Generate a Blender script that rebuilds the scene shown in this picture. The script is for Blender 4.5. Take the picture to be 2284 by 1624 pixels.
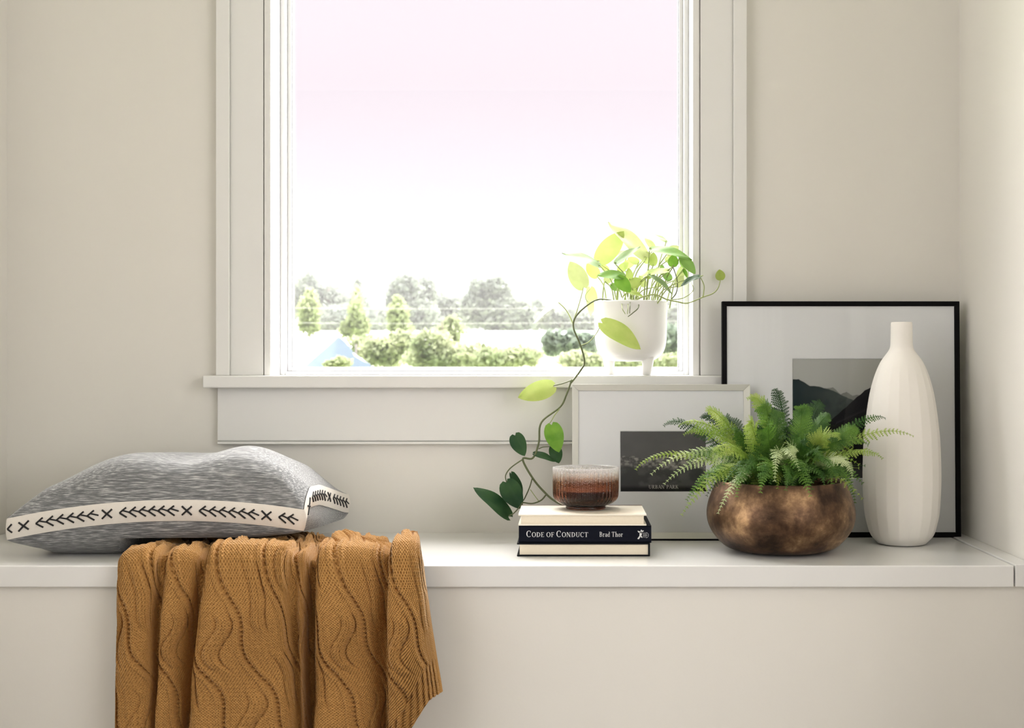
import bpy, bmesh, math, random
import numpy as np
from mathutils import Vector, Matrix

for o in list(bpy.data.objects):
    bpy.data.objects.remove(o, do_unlink=True)
scene = bpy.context.scene
COL = scene.collection
random.seed(7)
RNG = np.random.default_rng(7)
PI = math.pi

# ------------------------------------------------------------------ camera
F = 3000.0                      # focal length in pixels of the 2284 x 1624 frame
VX, VY = 1270.0, 812.0          # principal point in that frame
CAMZ = 0.805
cam_data = bpy.data.cameras.new('camera')
cam = bpy.data.objects.new('camera', cam_data)
COL.objects.link(cam)
cam.location = (0, 0, CAMZ)
cam.rotation_euler = (PI / 2, 0, 0)
cam_data.sensor_width = 36.0
cam_data.sensor_fit = 'HORIZONTAL'
cam_data.lens = F / 2284.0 * 36.0
cam_data.shift_x = -(VX - 1142.0) / 2284.0
cam_data.shift_y = 0.0
cam_data.clip_start = 0.05
cam_data.clip_end = 500
cam_data.dof.use_dof = True
cam_data.dof.focus_distance = 2.45
cam_data.dof.aperture_fstop = 10.0
scene.camera = cam

# ------------------------------------------------------------------ sky, sun, room window, added fill, exposure
world = bpy.data.worlds.new('overcast_sky')
scene.world = world
world.use_nodes = True
bg = world.node_tree.nodes['Background']
bg.inputs['Color'].default_value = (1.0, 0.90, 0.963, 1)
bg.inputs['Strength'].default_value = 1.04

def lamp(name, kind, loc, target, energy, color, **kw):
    d = bpy.data.lights.new(name, kind)
    d.energy = energy
    d.color = color
    for k, v in kw.items():
        setattr(d, k, v)
    o = bpy.data.objects.new(name, d)
    COL.objects.link(o)
    o.location = loc
    dirv = Vector(target) - Vector(loc)
    o.rotation_euler = dirv.to_track_quat('-Z', 'Y').to_euler()
    return o

SUN_E = 54.0
lamp('sun', 'SUN', (1.2, 6.6, 6.2), (-0.35, 2.4, 0.5), SUN_E, (1.0, 0.97, 0.95), angle=math.radians(140))
# daylight through the window left of the camera, plus an added fill lamp right
lamp('window_light_left', 'AREA', (-3.05, -0.4, 1.45), (0.2, 1.6, 0.9), 60, (1.0, 0.985, 0.965),
     shape='RECTANGLE', size=3.4, size_y=1.9)
lamp('fill_light_right', 'AREA', (2.55, -0.9, 1.45), (-0.4, 1.9, 0.9), 60, (1.0, 0.985, 0.965),
     shape='RECTANGLE', size=2.4, size_y=1.9)

vs = scene.view_settings
vs.view_transform = 'Standard'
vs.look = 'None'
vs.gamma = 1.0
vs.exposure = 0.0
vs.use_curve_mapping = False

# ------------------------------------------------------------------ helpers
def P(px, py, d):
    """world point seen at pixel (px, py) of the photograph at depth d"""
    return Vector(((px - VX) * d / F, d, CAMZ - (py - VY) * d / F))
def PX(px, d): return (px - VX) * d / F
def PZ(py, d): return CAMZ - (py - VY) * d / F

ORG = {}
def tag(o, label=None, cat=None, group=None, kind=None):
    if label: o['label'] = label
    if cat: o['category'] = cat
    if group: o['group'] = group
    if kind: o['kind'] = kind
    return o

def thing(name, loc, label, cat=None, group=None, kind=None, rot=None):
    o = bpy.data.objects.new(name, None)
    COL.objects.link(o)
    o.location = loc
    o.empty_display_size = 0.05
    if rot: o.rotation_euler = rot
    ORG[o] = Vector(loc)
    return tag(o, label, cat, group, kind)

def obj(name, verts, faces, mat, parent=None, smooth=False, local=False, uv=None):
    v = np.asarray(verts, dtype=np.float64).reshape(-1, 3)
    if parent is not None and not local:
        v = v - np.array(ORG[parent])
    me = bpy.data.meshes.new(name)
    if isinstance(faces, np.ndarray):
        n, k = faces.shape
        me.vertices.add(len(v)); me.vertices.foreach_set('co', v.ravel())
        me.loops.add(n * k); me.loops.foreach_set('vertex_index', faces.ravel().astype(np.int32))
        me.polygons.add(n)
        me.polygons.foreach_set('loop_start', np.arange(0, n * k, k, dtype=np.int32))
        me.update(calc_edges=True)
    else:
        me.from_pydata([tuple(p) for p in v], [], [tuple(f) for f in faces])
    if smooth:
        me.polygons.foreach_set('use_smooth', [True] * len(me.polygons))
    me.materials.append(mat)
    if uv is not None:
        lay = me.uv_layers.new(name='UVMap')
        idx = np.empty(len(me.loops), dtype=np.int32)
        me.loops.foreach_get('vertex_index', idx)
        lay.data.foreach_set('uv', np.asarray(uv)[idx].ravel())
    me.validate(clean_customdata=False)
    o = bpy.data.objects.new(name, me)
    COL.objects.link(o)
    ORG[o] = Vector((0, 0, 0))
    if parent is not None:
        o.parent = parent
        ORG[o] = ORG[parent] if not local else Vector((0, 0, 0))
    return o

class MB:
    def __init__(s): s.v = []; s.f = []
    def add(s, v, f):
        n = len(s.v); s.v += [tuple(p) for p in v]; s.f += [tuple(i + n for i in q) for q in f]
        return s
    def box(s, x0, x1, y0, y1, z0, z1):
        v = [(x0,y0,z0),(x1,y0,z0),(x1,y1,z0),(x0,y1,z0),(x0,y0,z1),(x1,y0,z1),(x1,y1,z1),(x0,y1,z1)]
        return s.add(v, [(0,3,2,1),(4,5,6,7),(0,1,5,4),(1,2,6,5),(2,3,7,6),(3,0,4,7)])
    def tube(s, pts, r, n=6):
        pts = [Vector(p) for p in pts]
        rr = r if isinstance(r, (list, tuple)) else [r] * len(pts)
        rings = []
        prev = None
        for i, p in enumerate(pts):
            t = (pts[min(i + 1, len(pts) - 1)] - pts[max(i - 1, 0)])
            t = t.normalized() if t.length > 1e-9 else Vector((0, 0, 1))
            a = Vector((0, 0, 1)) if abs(t.z) < 0.9 else Vector((1, 0, 0))
            if prev is not None and (prev - t * prev.dot(t)).length > 1e-4: a = prev
            u = (a - t * a.dot(t)).normalized(); w = t.cross(u); prev = u
            rings.append([p + (u * math.cos(2*PI*k/n) + w * math.sin(2*PI*k/n)) * rr[i] for k in range(n)])
        v = [q for ring in rings for q in ring]
        f = []
        for i in range(len(pts) - 1):
            for k in range(n):
                f.append((i*n+k, i*n+(k+1) % n, (i+1)*n+(k+1) % n, (i+1)*n+k))
        f.append(tuple(range(n))[::-1]); f.append(tuple((len(pts)-1)*n + k for k in range(n)))
        return s.add(v, f)
    def build(s, name, mat, parent=None, smooth=False, local=False):
        return obj(name, s.v, s.f, mat, parent, smooth, local)

def bevel(o, w=0.002, seg=2):
    m = o.modifiers.new('bevel', 'BEVEL'); m.width = w; m.segments = seg; m.limit_method = 'ANGLE'
    m.angle_limit = math.radians(40)
    return o

def catmull(pts, n=8):
    pts = [Vector(p) for p in pts]
    if len(pts) < 3: return pts
    q = [pts[0] * 2 - pts[1]] + pts + [pts[-1] * 2 - pts[-2]]
    out = []
    for i in range(1, len(q) - 2):
        for k in range(n):
            t = k / n
            a, b, c, d = q[i-1], q[i], q[i+1], q[i+2]
            out.append(0.5 * ((2*b) + (c - a)*t + (2*a - 5*b + 4*c - d)*t*t + (3*b - a - 3*c + d)*t**3))
    out.append(pts[-1])
    return out

def lathe(profile, n, center, mod=None):
    """profile: list of (r, z); returns verts, faces (quads); mod(theta, i) scales r"""
    v = []; f = []
    m = len(profile)
    for i, (r, z) in enumerate(profile):
        for k in range(n):
            th = 2 * PI * k / n
            rr = r * (mod(th, i, z) if mod else 1.0)
            v.append((center[0] + rr * math.cos(th), center[1] + rr * math.sin(th), center[2] + z))
    for i in range(m - 1):
        for k in range(n):
            f.append((i*n+k, i*n+(k+1) % n, (i+1)*n+(k+1) % n, (i+1)*n+k))
    return v, f

def smooth_profile(pts, n=6):
    c = catmull([(r, 0, z) for r, z in pts], n)
    return [(max(p.x, 0.0), p.z) for p in c]

# ------------------------------------------------------------------ materials
def new_mat(name):
    m = bpy.data.materials.new(name); m.use_nodes = True
    nt = m.node_tree
    return m, nt, nt.nodes['Principled BSDF'], nt.nodes['Material Output']

def mat(name, color, rough=0.5, metal=0.0, spec=0.5, noise=0.0, nscale=8.0, bump=0.0, bscale=60.0, col2=None):
    m, nt, b, out = new_mat(name)
    b.inputs['Base Color'].default_value = (*color, 1)
    b.inputs['Roughness'].default_value = rough
    b.inputs['Metallic'].default_value = metal
    b.inputs['Specular IOR Level'].default_value = spec
    tc = nt.nodes.new('ShaderNodeTexCoord')
    if noise > 0 or col2:
        n = nt.nodes.new('ShaderNodeTexNoise'); n.inputs['Scale'].default_value = nscale
        n.inputs['Detail'].default_value = 4
        nt.links.new(tc.outputs['Object'], n.inputs['Vector'])
        r = nt.nodes.new('ShaderNodeMix'); r.data_type = 'RGBA'
        c2 = col2 if col2 else tuple(c * (1 - noise) for c in color)
        r.inputs['A'].default_value = (*color, 1); r.inputs['B'].default_value = (*c2, 1)
        nt.links.new(n.outputs['Fac'], r.inputs['Factor'])
        nt.links.new(r.outputs['Result'], b.inputs['Base Color'])
    if bump > 0:
        n2 = nt.nodes.new('ShaderNodeTexNoise'); n2.inputs['Scale'].default_value = bscale
        n2.inputs['Detail'].default_value = 3
        nt.links.new(tc.outputs['Object'], n2.inputs['Vector'])
        bp = nt.nodes.new('ShaderNodeBump'); bp.inputs['Strength'].default_value = bump
        bp.inputs['Distance'].default_value = 0.001
        nt.links.new(n2.outputs['Fac'], bp.inputs['Height'])
        nt.links.new(bp.outputs['Normal'], b.inputs['Normal'])
    return m

def leaf_mat(name, c1, c2, trans=0.5, tcol=None, rough=0.35, nscale=25.0, spec=0.4):
    m, nt, b, out = new_mat(name)
    tc = nt.nodes.new('ShaderNodeTexCoord')
    n = nt.nodes.new('ShaderNodeTexNoise'); n.inputs['Scale'].default_value = nscale; n.inputs['Detail'].default_value = 3
    nt.links.new(tc.outputs['Object'], n.inputs['Vector'])
    rp = nt.nodes.new('ShaderNodeValToRGB')
    rp.color_ramp.elements[0].position = 0.35; rp.color_ramp.elements[0].color = (*c1, 1)
    rp.color_ramp.elements[1].position = 0.68; rp.color_ramp.elements[1].color = (*c2, 1)
    nt.links.new(n.outputs['Fac'], rp.inputs['Fac'])
    nt.links.new(rp.outputs['Color'], b.inputs['Base Color'])
    b.inputs['Roughness'].default_value = rough
    b.inputs['Specular IOR Level'].default_value = spec
    tr = nt.nodes.new('ShaderNodeBsdfTranslucent')
    if tcol: tr.inputs['Color'].default_value = (*tcol, 1)
    else: nt.links.new(rp.outputs['Color'], tr.inputs['Color'])
    mx = nt.nodes.new('ShaderNodeMixShader'); mx.inputs['Fac'].default_value = trans
    nt.links.new(b.outputs['BSDF'], mx.inputs[1]); nt.links.new(tr.outputs['BSDF'], mx.inputs[2])
    nt.links.new(mx.outputs['Shader'], out.inputs['Surface'])
    return m

def pane_mat(name, ior=1.45, rough=0.0, tint=(1, 1, 1)):
    m, nt, b, out = new_mat(name)
    nt.nodes.remove(b)
    t = nt.nodes.new('ShaderNodeBsdfTransparent'); t.inputs['Color'].default_value = (*tint, 1)
    g = nt.nodes.new('ShaderNodeBsdfGlossy'); g.inputs['Roughness'].default_value = rough
    fr = nt.nodes.new('ShaderNodeFresnel')
    ge = nt.nodes.new('ShaderNodeNewGeometry')       # same air-to-glass reflectance on both faces of the pane
    mi = nt.nodes.new('ShaderNodeMix'); mi.data_type = 'FLOAT'
    mi.inputs[2].default_value = ior; mi.inputs[3].default_value = 1 / ior
    nt.links.new(ge.outputs['Backfacing'], mi.inputs[0]); nt.links.new(mi.outputs[0], fr.inputs['IOR'])
    mx = nt.nodes.new('ShaderNodeMixShader')
    nt.links.new(fr.outputs['Fac'], mx.inputs['Fac'])
    nt.links.new(t.outputs['BSDF'], mx.inputs[1]); nt.links.new(g.outputs['BSDF'], mx.inputs[2])
    nt.links.new(mx.outputs['Shader'], out.inputs['Surface'])
    return m

WALL_C = (0.735, 0.716, 0.665)
M_WALL = mat('wall_paint', WALL_C, 0.75, noise=0.025, nscale=2.0, bump=0.08, bscale=220)
M_TRIM = mat('trim_paint', (0.735, 0.733, 0.71), 0.38, noise=0.02, nscale=3.0)
M_BENCH = mat('bench_paint', (0.73, 0.73, 0.715), 0.22, noise=0.02, nscale=3.0)
M_VINYL = mat('window_vinyl', (0.70, 0.70, 0.71), 0.4)
M_GASKET = mat('gasket', (0.25, 0.25, 0.26), 0.6)
M_CEIL = mat('ceiling_paint', (0.8, 0.78, 0.74), 0.8)
M_FLOOR = mat('floor_wood', (0.27, 0.235, 0.20), 0.4, col2=(0.22, 0.19, 0.16), nscale=6)
M_GLASS = pane_mat('window_glass', 1.45)
M_PICGLASS = pane_mat('picture_glass', 1.27)
M_BLACK = mat('black_frame', (0.003, 0.003, 0.0035), 0.5, spec=0.08)
M_GREYF = mat('grey_frame', (0.60, 0.60, 0.55), 0.45)
M_MAT = mat('mat_board', (0.69, 0.705, 0.715), 0.8)
M_MATEDGE = mat('mat_bevel', (0.9, 0.9, 0.88), 0.7)

# ------------------------------------------------------------------ structure
DB = 2.752                      # back wall
DF = 2.300                      # bench front edge
BZ = 0.46                       # bench top
XR, XL = 0.798, -1.151          # nook side walls
ZC = 2.6
wx0, wx1 = -0.607, 0.2507       # window opening between the jambs
wz0, wz1 = 0.770, 2.12

wb = MB()
wb.box(XL - 0.15, wx0 - 0.03, DB, DB + 0.14, 0, ZC)
wb.box(wx1 + 0.03, XR + 0.15, DB, DB + 0.14, 0, ZC)
wb.box(wx0 - 0.03, wx1 + 0.03, DB, DB + 0.14, 0, wz0 - 0.03)
wb.box(wx0 - 0.03, wx1 + 0.03, DB, DB + 0.14, wz1 + 0.03, ZC)
tag(wb.build('wall_back', M_WALL), 'beige painted wall around the window behind the bench', 'wall', kind='structure')
tag(MB().box(XL - 0.15, XL, 1.75, DB, 0, ZC).build('wall_left', M_WALL), 'beige side wall of the nook at the far left edge', 'wall', kind='structure')
tag(MB().box(XR, XR + 0.15, 1.75, DB, 0, ZC).build('wall_right', M_WALL), 'pale side wall of the nook right of the black frame', 'wall', kind='structure')
tag(MB().box(-3.1, 2.6, -3.1, DB + 0.14, -0.08, 0).build('floor', M_FLOOR), 'warm brown wooden floor in front of the window seat', 'floor', kind='structure')
tag(MB().box(-3.1, 2.6, -3.1, DB + 0.14, ZC, ZC + 0.08).build('ceiling', M_CEIL), 'white painted ceiling above the window nook', 'ceiling', kind='structure')
# the room behind the camera (seen only in reflections)
wl = MB()
wl.box(-3.2, -3.1, -3.1, -2.15, 0, ZC); wl.box(-3.2, -3.1, 1.35, 1.75, 0, ZC)
wl.box(-3.2, -3.1, -2.15, 1.35, 0, 0.45); wl.box(-3.2, -3.1, -2.15, 1.35, 2.42, ZC)
tag(wl.build('wall_room_left', M_WALL), 'beige room wall with wide window opening, left of the camera', 'wall', kind='structure')
wr = MB()
wr.box(-3.1, 2.6, -3.2, -3.1, 0, ZC)
M_REAR = mat('rear_wall_darkened', (0.10, 0.098, 0.095), 0.8, noise=0.05, nscale=2)  # wall tone darkened to weaken its reflection in the picture glass
tag(wr.build('wall_room_rear', M_REAR), 'room wall behind the camera, darkened to weaken picture glass reflections', 'wall', kind='structure')
wq = MB()
wq.box(2.6, 2.7, -3.1, -2.15, 0, ZC); wq.box(2.6, 2.7, 0.35, 1.75, 0, ZC)
wq.box(2.6, 2.7, -2.15, 0.35, 0, 0.45); wq.box(2.6, 2.7, -2.15, 0.35, 2.42, ZC)
tag(wq.build('wall_room_right', M_WALL), 'beige room wall with opening for the added fill window, right of the camera', 'wall', kind='structure')
wf = MB(); wf.box(-3.1, XL - 0.15, 1.75, 1.9, 0, ZC); wf.box(XR + 0.15, 2.6, 1.75, 1.9, 0, ZC)
tag(wf.build('wall_front', M_WALL), 'beige room wall flanking the window nook', 'wall', kind='structure')

# window
win = thing('window_1', (0, DB, wz0), 'tall white window with pale trim above the bench', 'window', kind='structure')
def casing(xin, xout):
    s = 1 if xout > xin else -1
    m = MB()
    def seg(a, b, proud):
        x0, x1 = sorted((a, b)); m.box(x0, x1, DB - proud, DB, 0.7817, wz1 + 0.11)
    seg(xin, xin + s * 0.013, 0.019)
    seg(xin + s * 0.013, xin + s * 0.0155, 0.013)
    seg(xin + s * 0.0155, xout - s * 0.027, 0.017)
    seg(xout - s * 0.027, xout, 0.026)
    return bevel(m.build('casing', M_TRIM, win), 0.0025, 2)
casing(wx0, PX(483, DB - 0.02))
casing(wx1, PX(1665, DB - 0.02))
hc = MB(); hc.box(wx0, wx1, DB - 0.02, DB, wz1, wz1 + 0.11)
bevel(hc.build('head_casing', M_TRIM, win), 0.002)
JD = 2.822
jb = MB()
jb.box(wx0 - 0.02, wx0, DB - 0.005, JD + 0.06, 0.7817, wz1)
jb.box(wx1, wx1 + 0.02, DB - 0.005, JD + 0.06, 0.7817, wz1)
jb.box(wx0 - 0.02, wx1 + 0.02, DB - 0.005, JD + 0.06, wz1, wz1 + 0.02)
jb.build('jamb', M_VINYL, win)
xs0, xs1 = PX(450, 2.70), 0.378
st = MB()
st.box(xs0, xs1, 2.705, DB, 0.7567, 0.7817)
st.box(wx0, wx1, DB, JD + 0.06, 0.7567, 0.7817)
bevel(st.build('window_sill', M_TRIM, win), 0.003, 3)
ap = MB()
ax0, ax1 = PX(485, DB - 0.018), 0.36
ap.box(ax0, ax1, DB - 0.018, DB, PZ(983, DB - 0.018), 0.7567)
ap.box(ax0, ax1, DB - 0.014, DB, PZ(985.5, DB - 0.018), PZ(983, DB - 0.018))
ap.box(ax0, ax1, DB - 0.019, DB, PZ(991, DB - 0.018), PZ(985.5, DB - 0.018))
bevel(ap.build('apron', M_TRIM, win), 0.0012, 2)
# vinyl frame and sash
def rect_frame(name, x0, x1, z0, z1, w, y0, y1, m, wb=None):
    wb = wb or w
    q = MB()
    q.box(x0, x0 + w, y0, y1, z0, z1); q.box(x1 - w, x1, y0, y1, z0, z1)
    q.box(x0 + w, x1 - w, y0, y1, z0, z0 + wb); q.box(x0 + w, x1 - w, y0, y1, z1 - w, z1)
    return bevel(q.build(name, m, win), 0.0015, 2)
rect_frame('window_frame', wx0, wx1, 0.7817, wz1, 0.0105, JD, JD + 0.06, M_VINYL, 0.0075)
rect_frame('sash', wx0 + 0.0105, wx1 - 0.0105, 0.7892, wz1 - 0.0105, 0.0085, JD + 0.022, JD + 0.055, M_VINYL, 0.009)
rect_frame('gasket', wx0 + 0.019, wx1 - 0.019, 0.7982, wz1 - 0.019, 0.0012, JD + 0.026, JD + 0.05, M_GASKET)
MB().box(wx0 + 0.019, wx1 - 0.019, JD + 0.034, JD + 0.040, 0.7982, wz1 - 0.019).build('glass', M_GLASS, win)

# room windows beside the camera; the right one is added to balance the light
def room_window(name, label, along, a0, a1, fixed):
    w = thing(name, (0, 0, 0), label, 'window', kind='structure')
    q = MB(); c = 0.06
    def bx(u0, u1, z0, z1):
        if along == 'x': q.box(u0, u1, fixed - 0.04, fixed + 0.02, z0, z1)
        else: q.box(fixed - 0.04, fixed + 0.02, u0, u1, z0, z1)
    bx(a0, a0 + c, 0.45, 2.42); bx(a1 - c, a1, 0.45, 2.42); bx(a0, a1, 0.45, 0.45 + c); bx(a0, a1, 2.42 - c, 2.42)
    mid = (a0 + a1) / 2; bx(mid - 0.03, mid + 0.03, 0.45, 2.42)
    q.build('window_frame', M_VINYL, w)
room_window('window_2', 'wide white framed window in the room left of the camera', 'y', -2.15, 1.35, -3.06)
room_window('added_window_3', 'added white framed window around the fill light right of the camera', 'y', -2.15, 0.35, 2.58)
# white curtain and door on the rear wall, reflected in the picture glass
M_WHITE = mat('white_cotton', (0.86, 0.86, 0.85), 0.8)
cv = []; cf = []
for i in range(61):
    x = 1.06 + 0.26*i/60
    y = -2.98 + 0.03*math.sin(i*0.95) + 0.012*math.sin(i*2.3)
    for k in range(9): cv.append((x + 0.010*math.sin(k*0.8 + i*.3), y, 0.05 + 2.35*k/8))
for i in range(60):
    for k in range(8):
        q = i*9 + k; cf.append((q, q+9, q+10, q+1))
cu = thing('curtain', (1.19, -2.98, 0.0), 'white gathered curtain on the wall behind the camera', 'curtain')
obj('panel', cv, cf, M_WHITE, cu, smooth=True)
MB().tube([(0.95, -3.0, 2.42), (1.43, -3.0, 2.42)], 0.012, 10).build('rod', M_BLACK, cu)
dr = thing('door_1', (2.0, -3.09, 0), 'tall white door in the wall behind the camera', 'door', kind='structure')
bevel(MB().box(1.76, 1.96, -3.1, -3.04, 0, 2.3).build('door_leaf', M_WHITE, dr), 0.004)
# ------------------------------------------------------------------ bench
bench = thing('window_seat', (-0.18, DF, 0.0), 'white painted built-in window seat running wall to wall under the window', 'bench')
xj = 0.763
bevel(MB().box(XL, xj - 0.0025, DF, DB, BZ - 0.037, BZ).build('seat_top', M_BENCH, bench), 0.0022, 3)
bevel(MB().box(xj, XR, DF + 0.002, DB, BZ - 0.037, BZ + 0.0015).build('scribe_strip', M_BENCH, bench), 0.002, 2)
MB().box(XL, XR, DF + 0.012, DF + 0.03, 0.0, BZ - 0.037).build('front_panel', M_WALL, bench)

# ------------------------------------------------------------------ outline lettering
def arc_poly(cx, cy, rx, ry, a0, a1, tx, ty, n=14):
    qs = []
    for i in range(n):
        p0 = math.radians(a0 + (a1 - a0) * i / n); p1 = math.radians(a0 + (a1 - a0) * (i + 1) / n)
        o0 = (cx + rx*math.cos(p0), cy + ry*math.sin(p0)); o1 = (cx + rx*math.cos(p1), cy + ry*math.sin(p1))
        i0 = (cx + (rx-tx)*math.cos(p0), cy + (ry-ty)*math.sin(p0)); i1 = (cx + (rx-tx)*math.cos(p1), cy + (ry-ty)*math.sin(p1))
        qs.append([o0, o1, i1, i0])
    return qs
TK, TN = 0.155, 0.065
def _v(x, y0, y1, w=TK, sb=True, stp=True):
    q = [[(x, y0), (x + w, y0), (x + w, y1), (x, y1)]]
    if sb: q.append([(x - .08, y0), (x + w + .08, y0), (x + w + .08, y0 + TN), (x - .08, y0 + TN)])
    if stp: q.append([(x - .08, y1 - TN), (x + w + .08, y1 - TN), (x + w + .08, y1), (x - .08, y1)])
    return q
def _h(x0, x1, y, w=TN): return [[(x0, y - w/2), (x1, y - w/2), (x1, y + w/2), (x0, y + w/2)]]
def _d(x0, y0, x1, y1, w): return [[(x0 - w/2, y0), (x0 + w/2, y0), (x1 + w/2, y1), (x1 - w/2, y1)]]
def glyph(c):
    if c == 'C': return arc_poly(.42, .5, .42, .52, 48, 312, TK, TN) + _v(.64, .66, .9, .05, False, False), .82
    if c == 'O': return arc_poly(.43, .5, .43, .52, 0, 360, TK, TN, 22), .92
    if c == 'D': return _v(.1, 0, 1) + arc_poly(.25, .5, .55, .5, -90, 90, TK, TN), .88
    if c == 'E': return _v(.1, 0, 1) + _h(.1, .62, .033) + _h(.1, .6, .967) + _h(.1, .5, .52) + _v(.58, 0, .22, .05, False, False) + _v(.56, .8, 1, .05, False, False), .74
    if c == 'F': return _v(.1, 0, 1) + _h(.1, .6, .967) + _h(.1, .48, .5) + _v(.56, .78, 1, .05, False, False) + _v(.45, .38, .62, .05, False, False), .7
    if c == 'N': return _v(.1, 0, 1, .07) + _v(.7, 0, 1, .07) + _d(.18, 1, .72, 0, .17), .96
    if c == 'U': return _v(.1, .3, 1, TK, False) + _v(.66, .3, 1, .07, False) + arc_poly(.415, .32, .315, .33, 180, 360, .11, TN), .9
    if c == 'T': return _v(.3, 0, 1, TK, True, False) + _h(0, .76, .967) + _v(0, .76, 1, .05, False, False) + _v(.71, .76, 1, .05, False, False), .82
    if c == 'R': return _v(.1, 0, 1) + arc_poly(.28, .75, .36, .25, -90, 90, TK, TN) + _d(.34, .5, .68, 0, .16) + _h(.6, .82, .03), .84
    if c == 'B': return _v(.1, 0, 1) + arc_poly(.3, .75, .34, .25, -90, 90, TK, TN) + arc_poly(.3, .27, .4, .27, -90, 90, TK, TN) + _h(.2, .35, .515), .78
    if c == 'A': return _d(.06, 0, .4, 1, .06) + _d(.74, 0, .4, 1, .17) + _h(.18, .62, .33) + _h(-.04, .18, .03) + _h(.6, .88, .03), .84
    if c == 'P': return _v(.1, 0, 1) + arc_poly(.3, .73, .36, .27, -90, 90, TK, TN), .72
    if c == 'K': return _v(.1, 0, 1) + _d(.26, .42, .62, 1, .07) + _d(.4, .6, .7, 0, .17) + _h(.6, .84, .03) + _h(.52, .76, .97), .86
    if c == 'r': return _v(.08, 0, .64) + arc_poly(.34, .42, .2, .22, 40, 150, .07, .11), .52
    if c == 'a': return _v(.36, 0, .45, TK, False, False) + arc_poly(.27, .43, .24, .21, 0, 160, .14, .07) + arc_poly(.25, .19, .22, .2, 0, 360, .13, .06) + _h(.4, .58, .03), .58
    if c == 'd': return _v(.38, 0, 1, TK, False, False) + arc_poly(.27, .31, .25, .33, 0, 360, .14, .065) + _h(.28, .5, .97) + _h(.45, .6, .03), .64
    if c == 'h': return _v(.08, 0, 1) + _v(.46, 0, .42, TK, True, False) + arc_poly(.36, .4, .255, .24, 0, 150, .15, .08), .72
    if c == 'o': return arc_poly(.28, .31, .27, .33, 0, 360, .14, .06, 18), .6
    return [], .4
def text_polys(runs, gap=0.06):
    """runs: list of (string, scale); returns polygons and total width (cap height 1)"""
    out = []; x = 0
    for s, sc in runs:
        for ch in s:
            qs, adv = glyph(ch)
            for q in qs: out.append([(x + a * sc, b * sc) for a, b in q])
            x += (adv + gap) * sc
    return out, x
def put_text(name, runs, x0, x1, zbase, h, yplane, m, parent, local=False, gap=0.06):
    qs, w = text_polys(runs, gap)
    sx = (x1 - x0) / w
    b = MB()
    for q in qs:
        b.add([(x0 + a * sx, yplane, zbase + c * h) for a, c in q], [(0, 1, 2, 3)])
    return b.build(name, m, parent, local=local)

# ------------------------------------------------------------------ prints (flat pictures) as coloured fine grids
def fbm(x, y, seed=0, octv=5):
    r = np.random.default_rng(seed); out = np.zeros_like(x); amp = 1.0; fr = 1.0; tot = 0
    for k in range(octv):
        g = r.random((67, 67))
        xs = (x * fr) % 66; ys = (y * fr) % 66
        xi = xs.astype(int); yi = ys.astype(int); fx = xs - xi; fy = ys - yi
        fx = fx*fx*(3-2*fx); fy = fy*fy*(3-2*fy)
        v = (g[xi, yi]*(1-fx)+g[xi+1, yi]*fx)*(1-fy) + (g[xi, yi+1]*(1-fx)+g[xi+1, yi+1]*fx)*fy
        out += v * amp; tot += amp; amp *= 0.5; fr *= 2
    return out / tot
def print_mat(name):
    m, nt, b, out = new_mat(name)
    a = nt.nodes.new('ShaderNodeVertexColor'); a.layer_name = 'ink'
    nt.links.new(a.outputs['Color'], b.inputs['Base Color'])
    b.inputs['Roughness'].default_value = 0.7
    b.inputs['Specular IOR Level'].default_value = 0.08
    return m
M_PRINT = print_mat('printed_paper')
def picture(name, x0, x1, z0, z1, y, nx, nz, fn, parent):
    U, V = np.meshgrid(np.linspace(0, 1, nx), np.linspace(0, 1, nz), indexing='ij')
    col = fn(U, V)
    vx = np.stack([x0 + (x1-x0)*U, np.full_like(U, y), z0 + (z1-z0)*V], -1).reshape(-1, 3)
    idx = np.arange(nx*nz).reshape(nx, nz)
    f = np.stack([idx[:-1, :-1], idx[1:, :-1], idx[1:, 1:], idx[:-1, 1:]], -1).reshape(-1, 4)
    o = obj(name, vx, f, M_PRINT, parent, local=True)
    at = o.data.color_attributes.new('ink', 'FLOAT_COLOR', 'POINT')
    rgba = np.concatenate([col.reshape(-1, 3), np.ones((nx*nz, 1))], 1).astype(np.float32)
    at.data.foreach_set('color', rgba.ravel())
    return o
def mixc(a, b, t): return a * (1 - t[..., None]) + np.array(b) * t[..., None]
def sst(a, b, x):
    t = np.clip((x - a) / (b - a), 0, 1); return t*t*(3-2*t)
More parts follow.
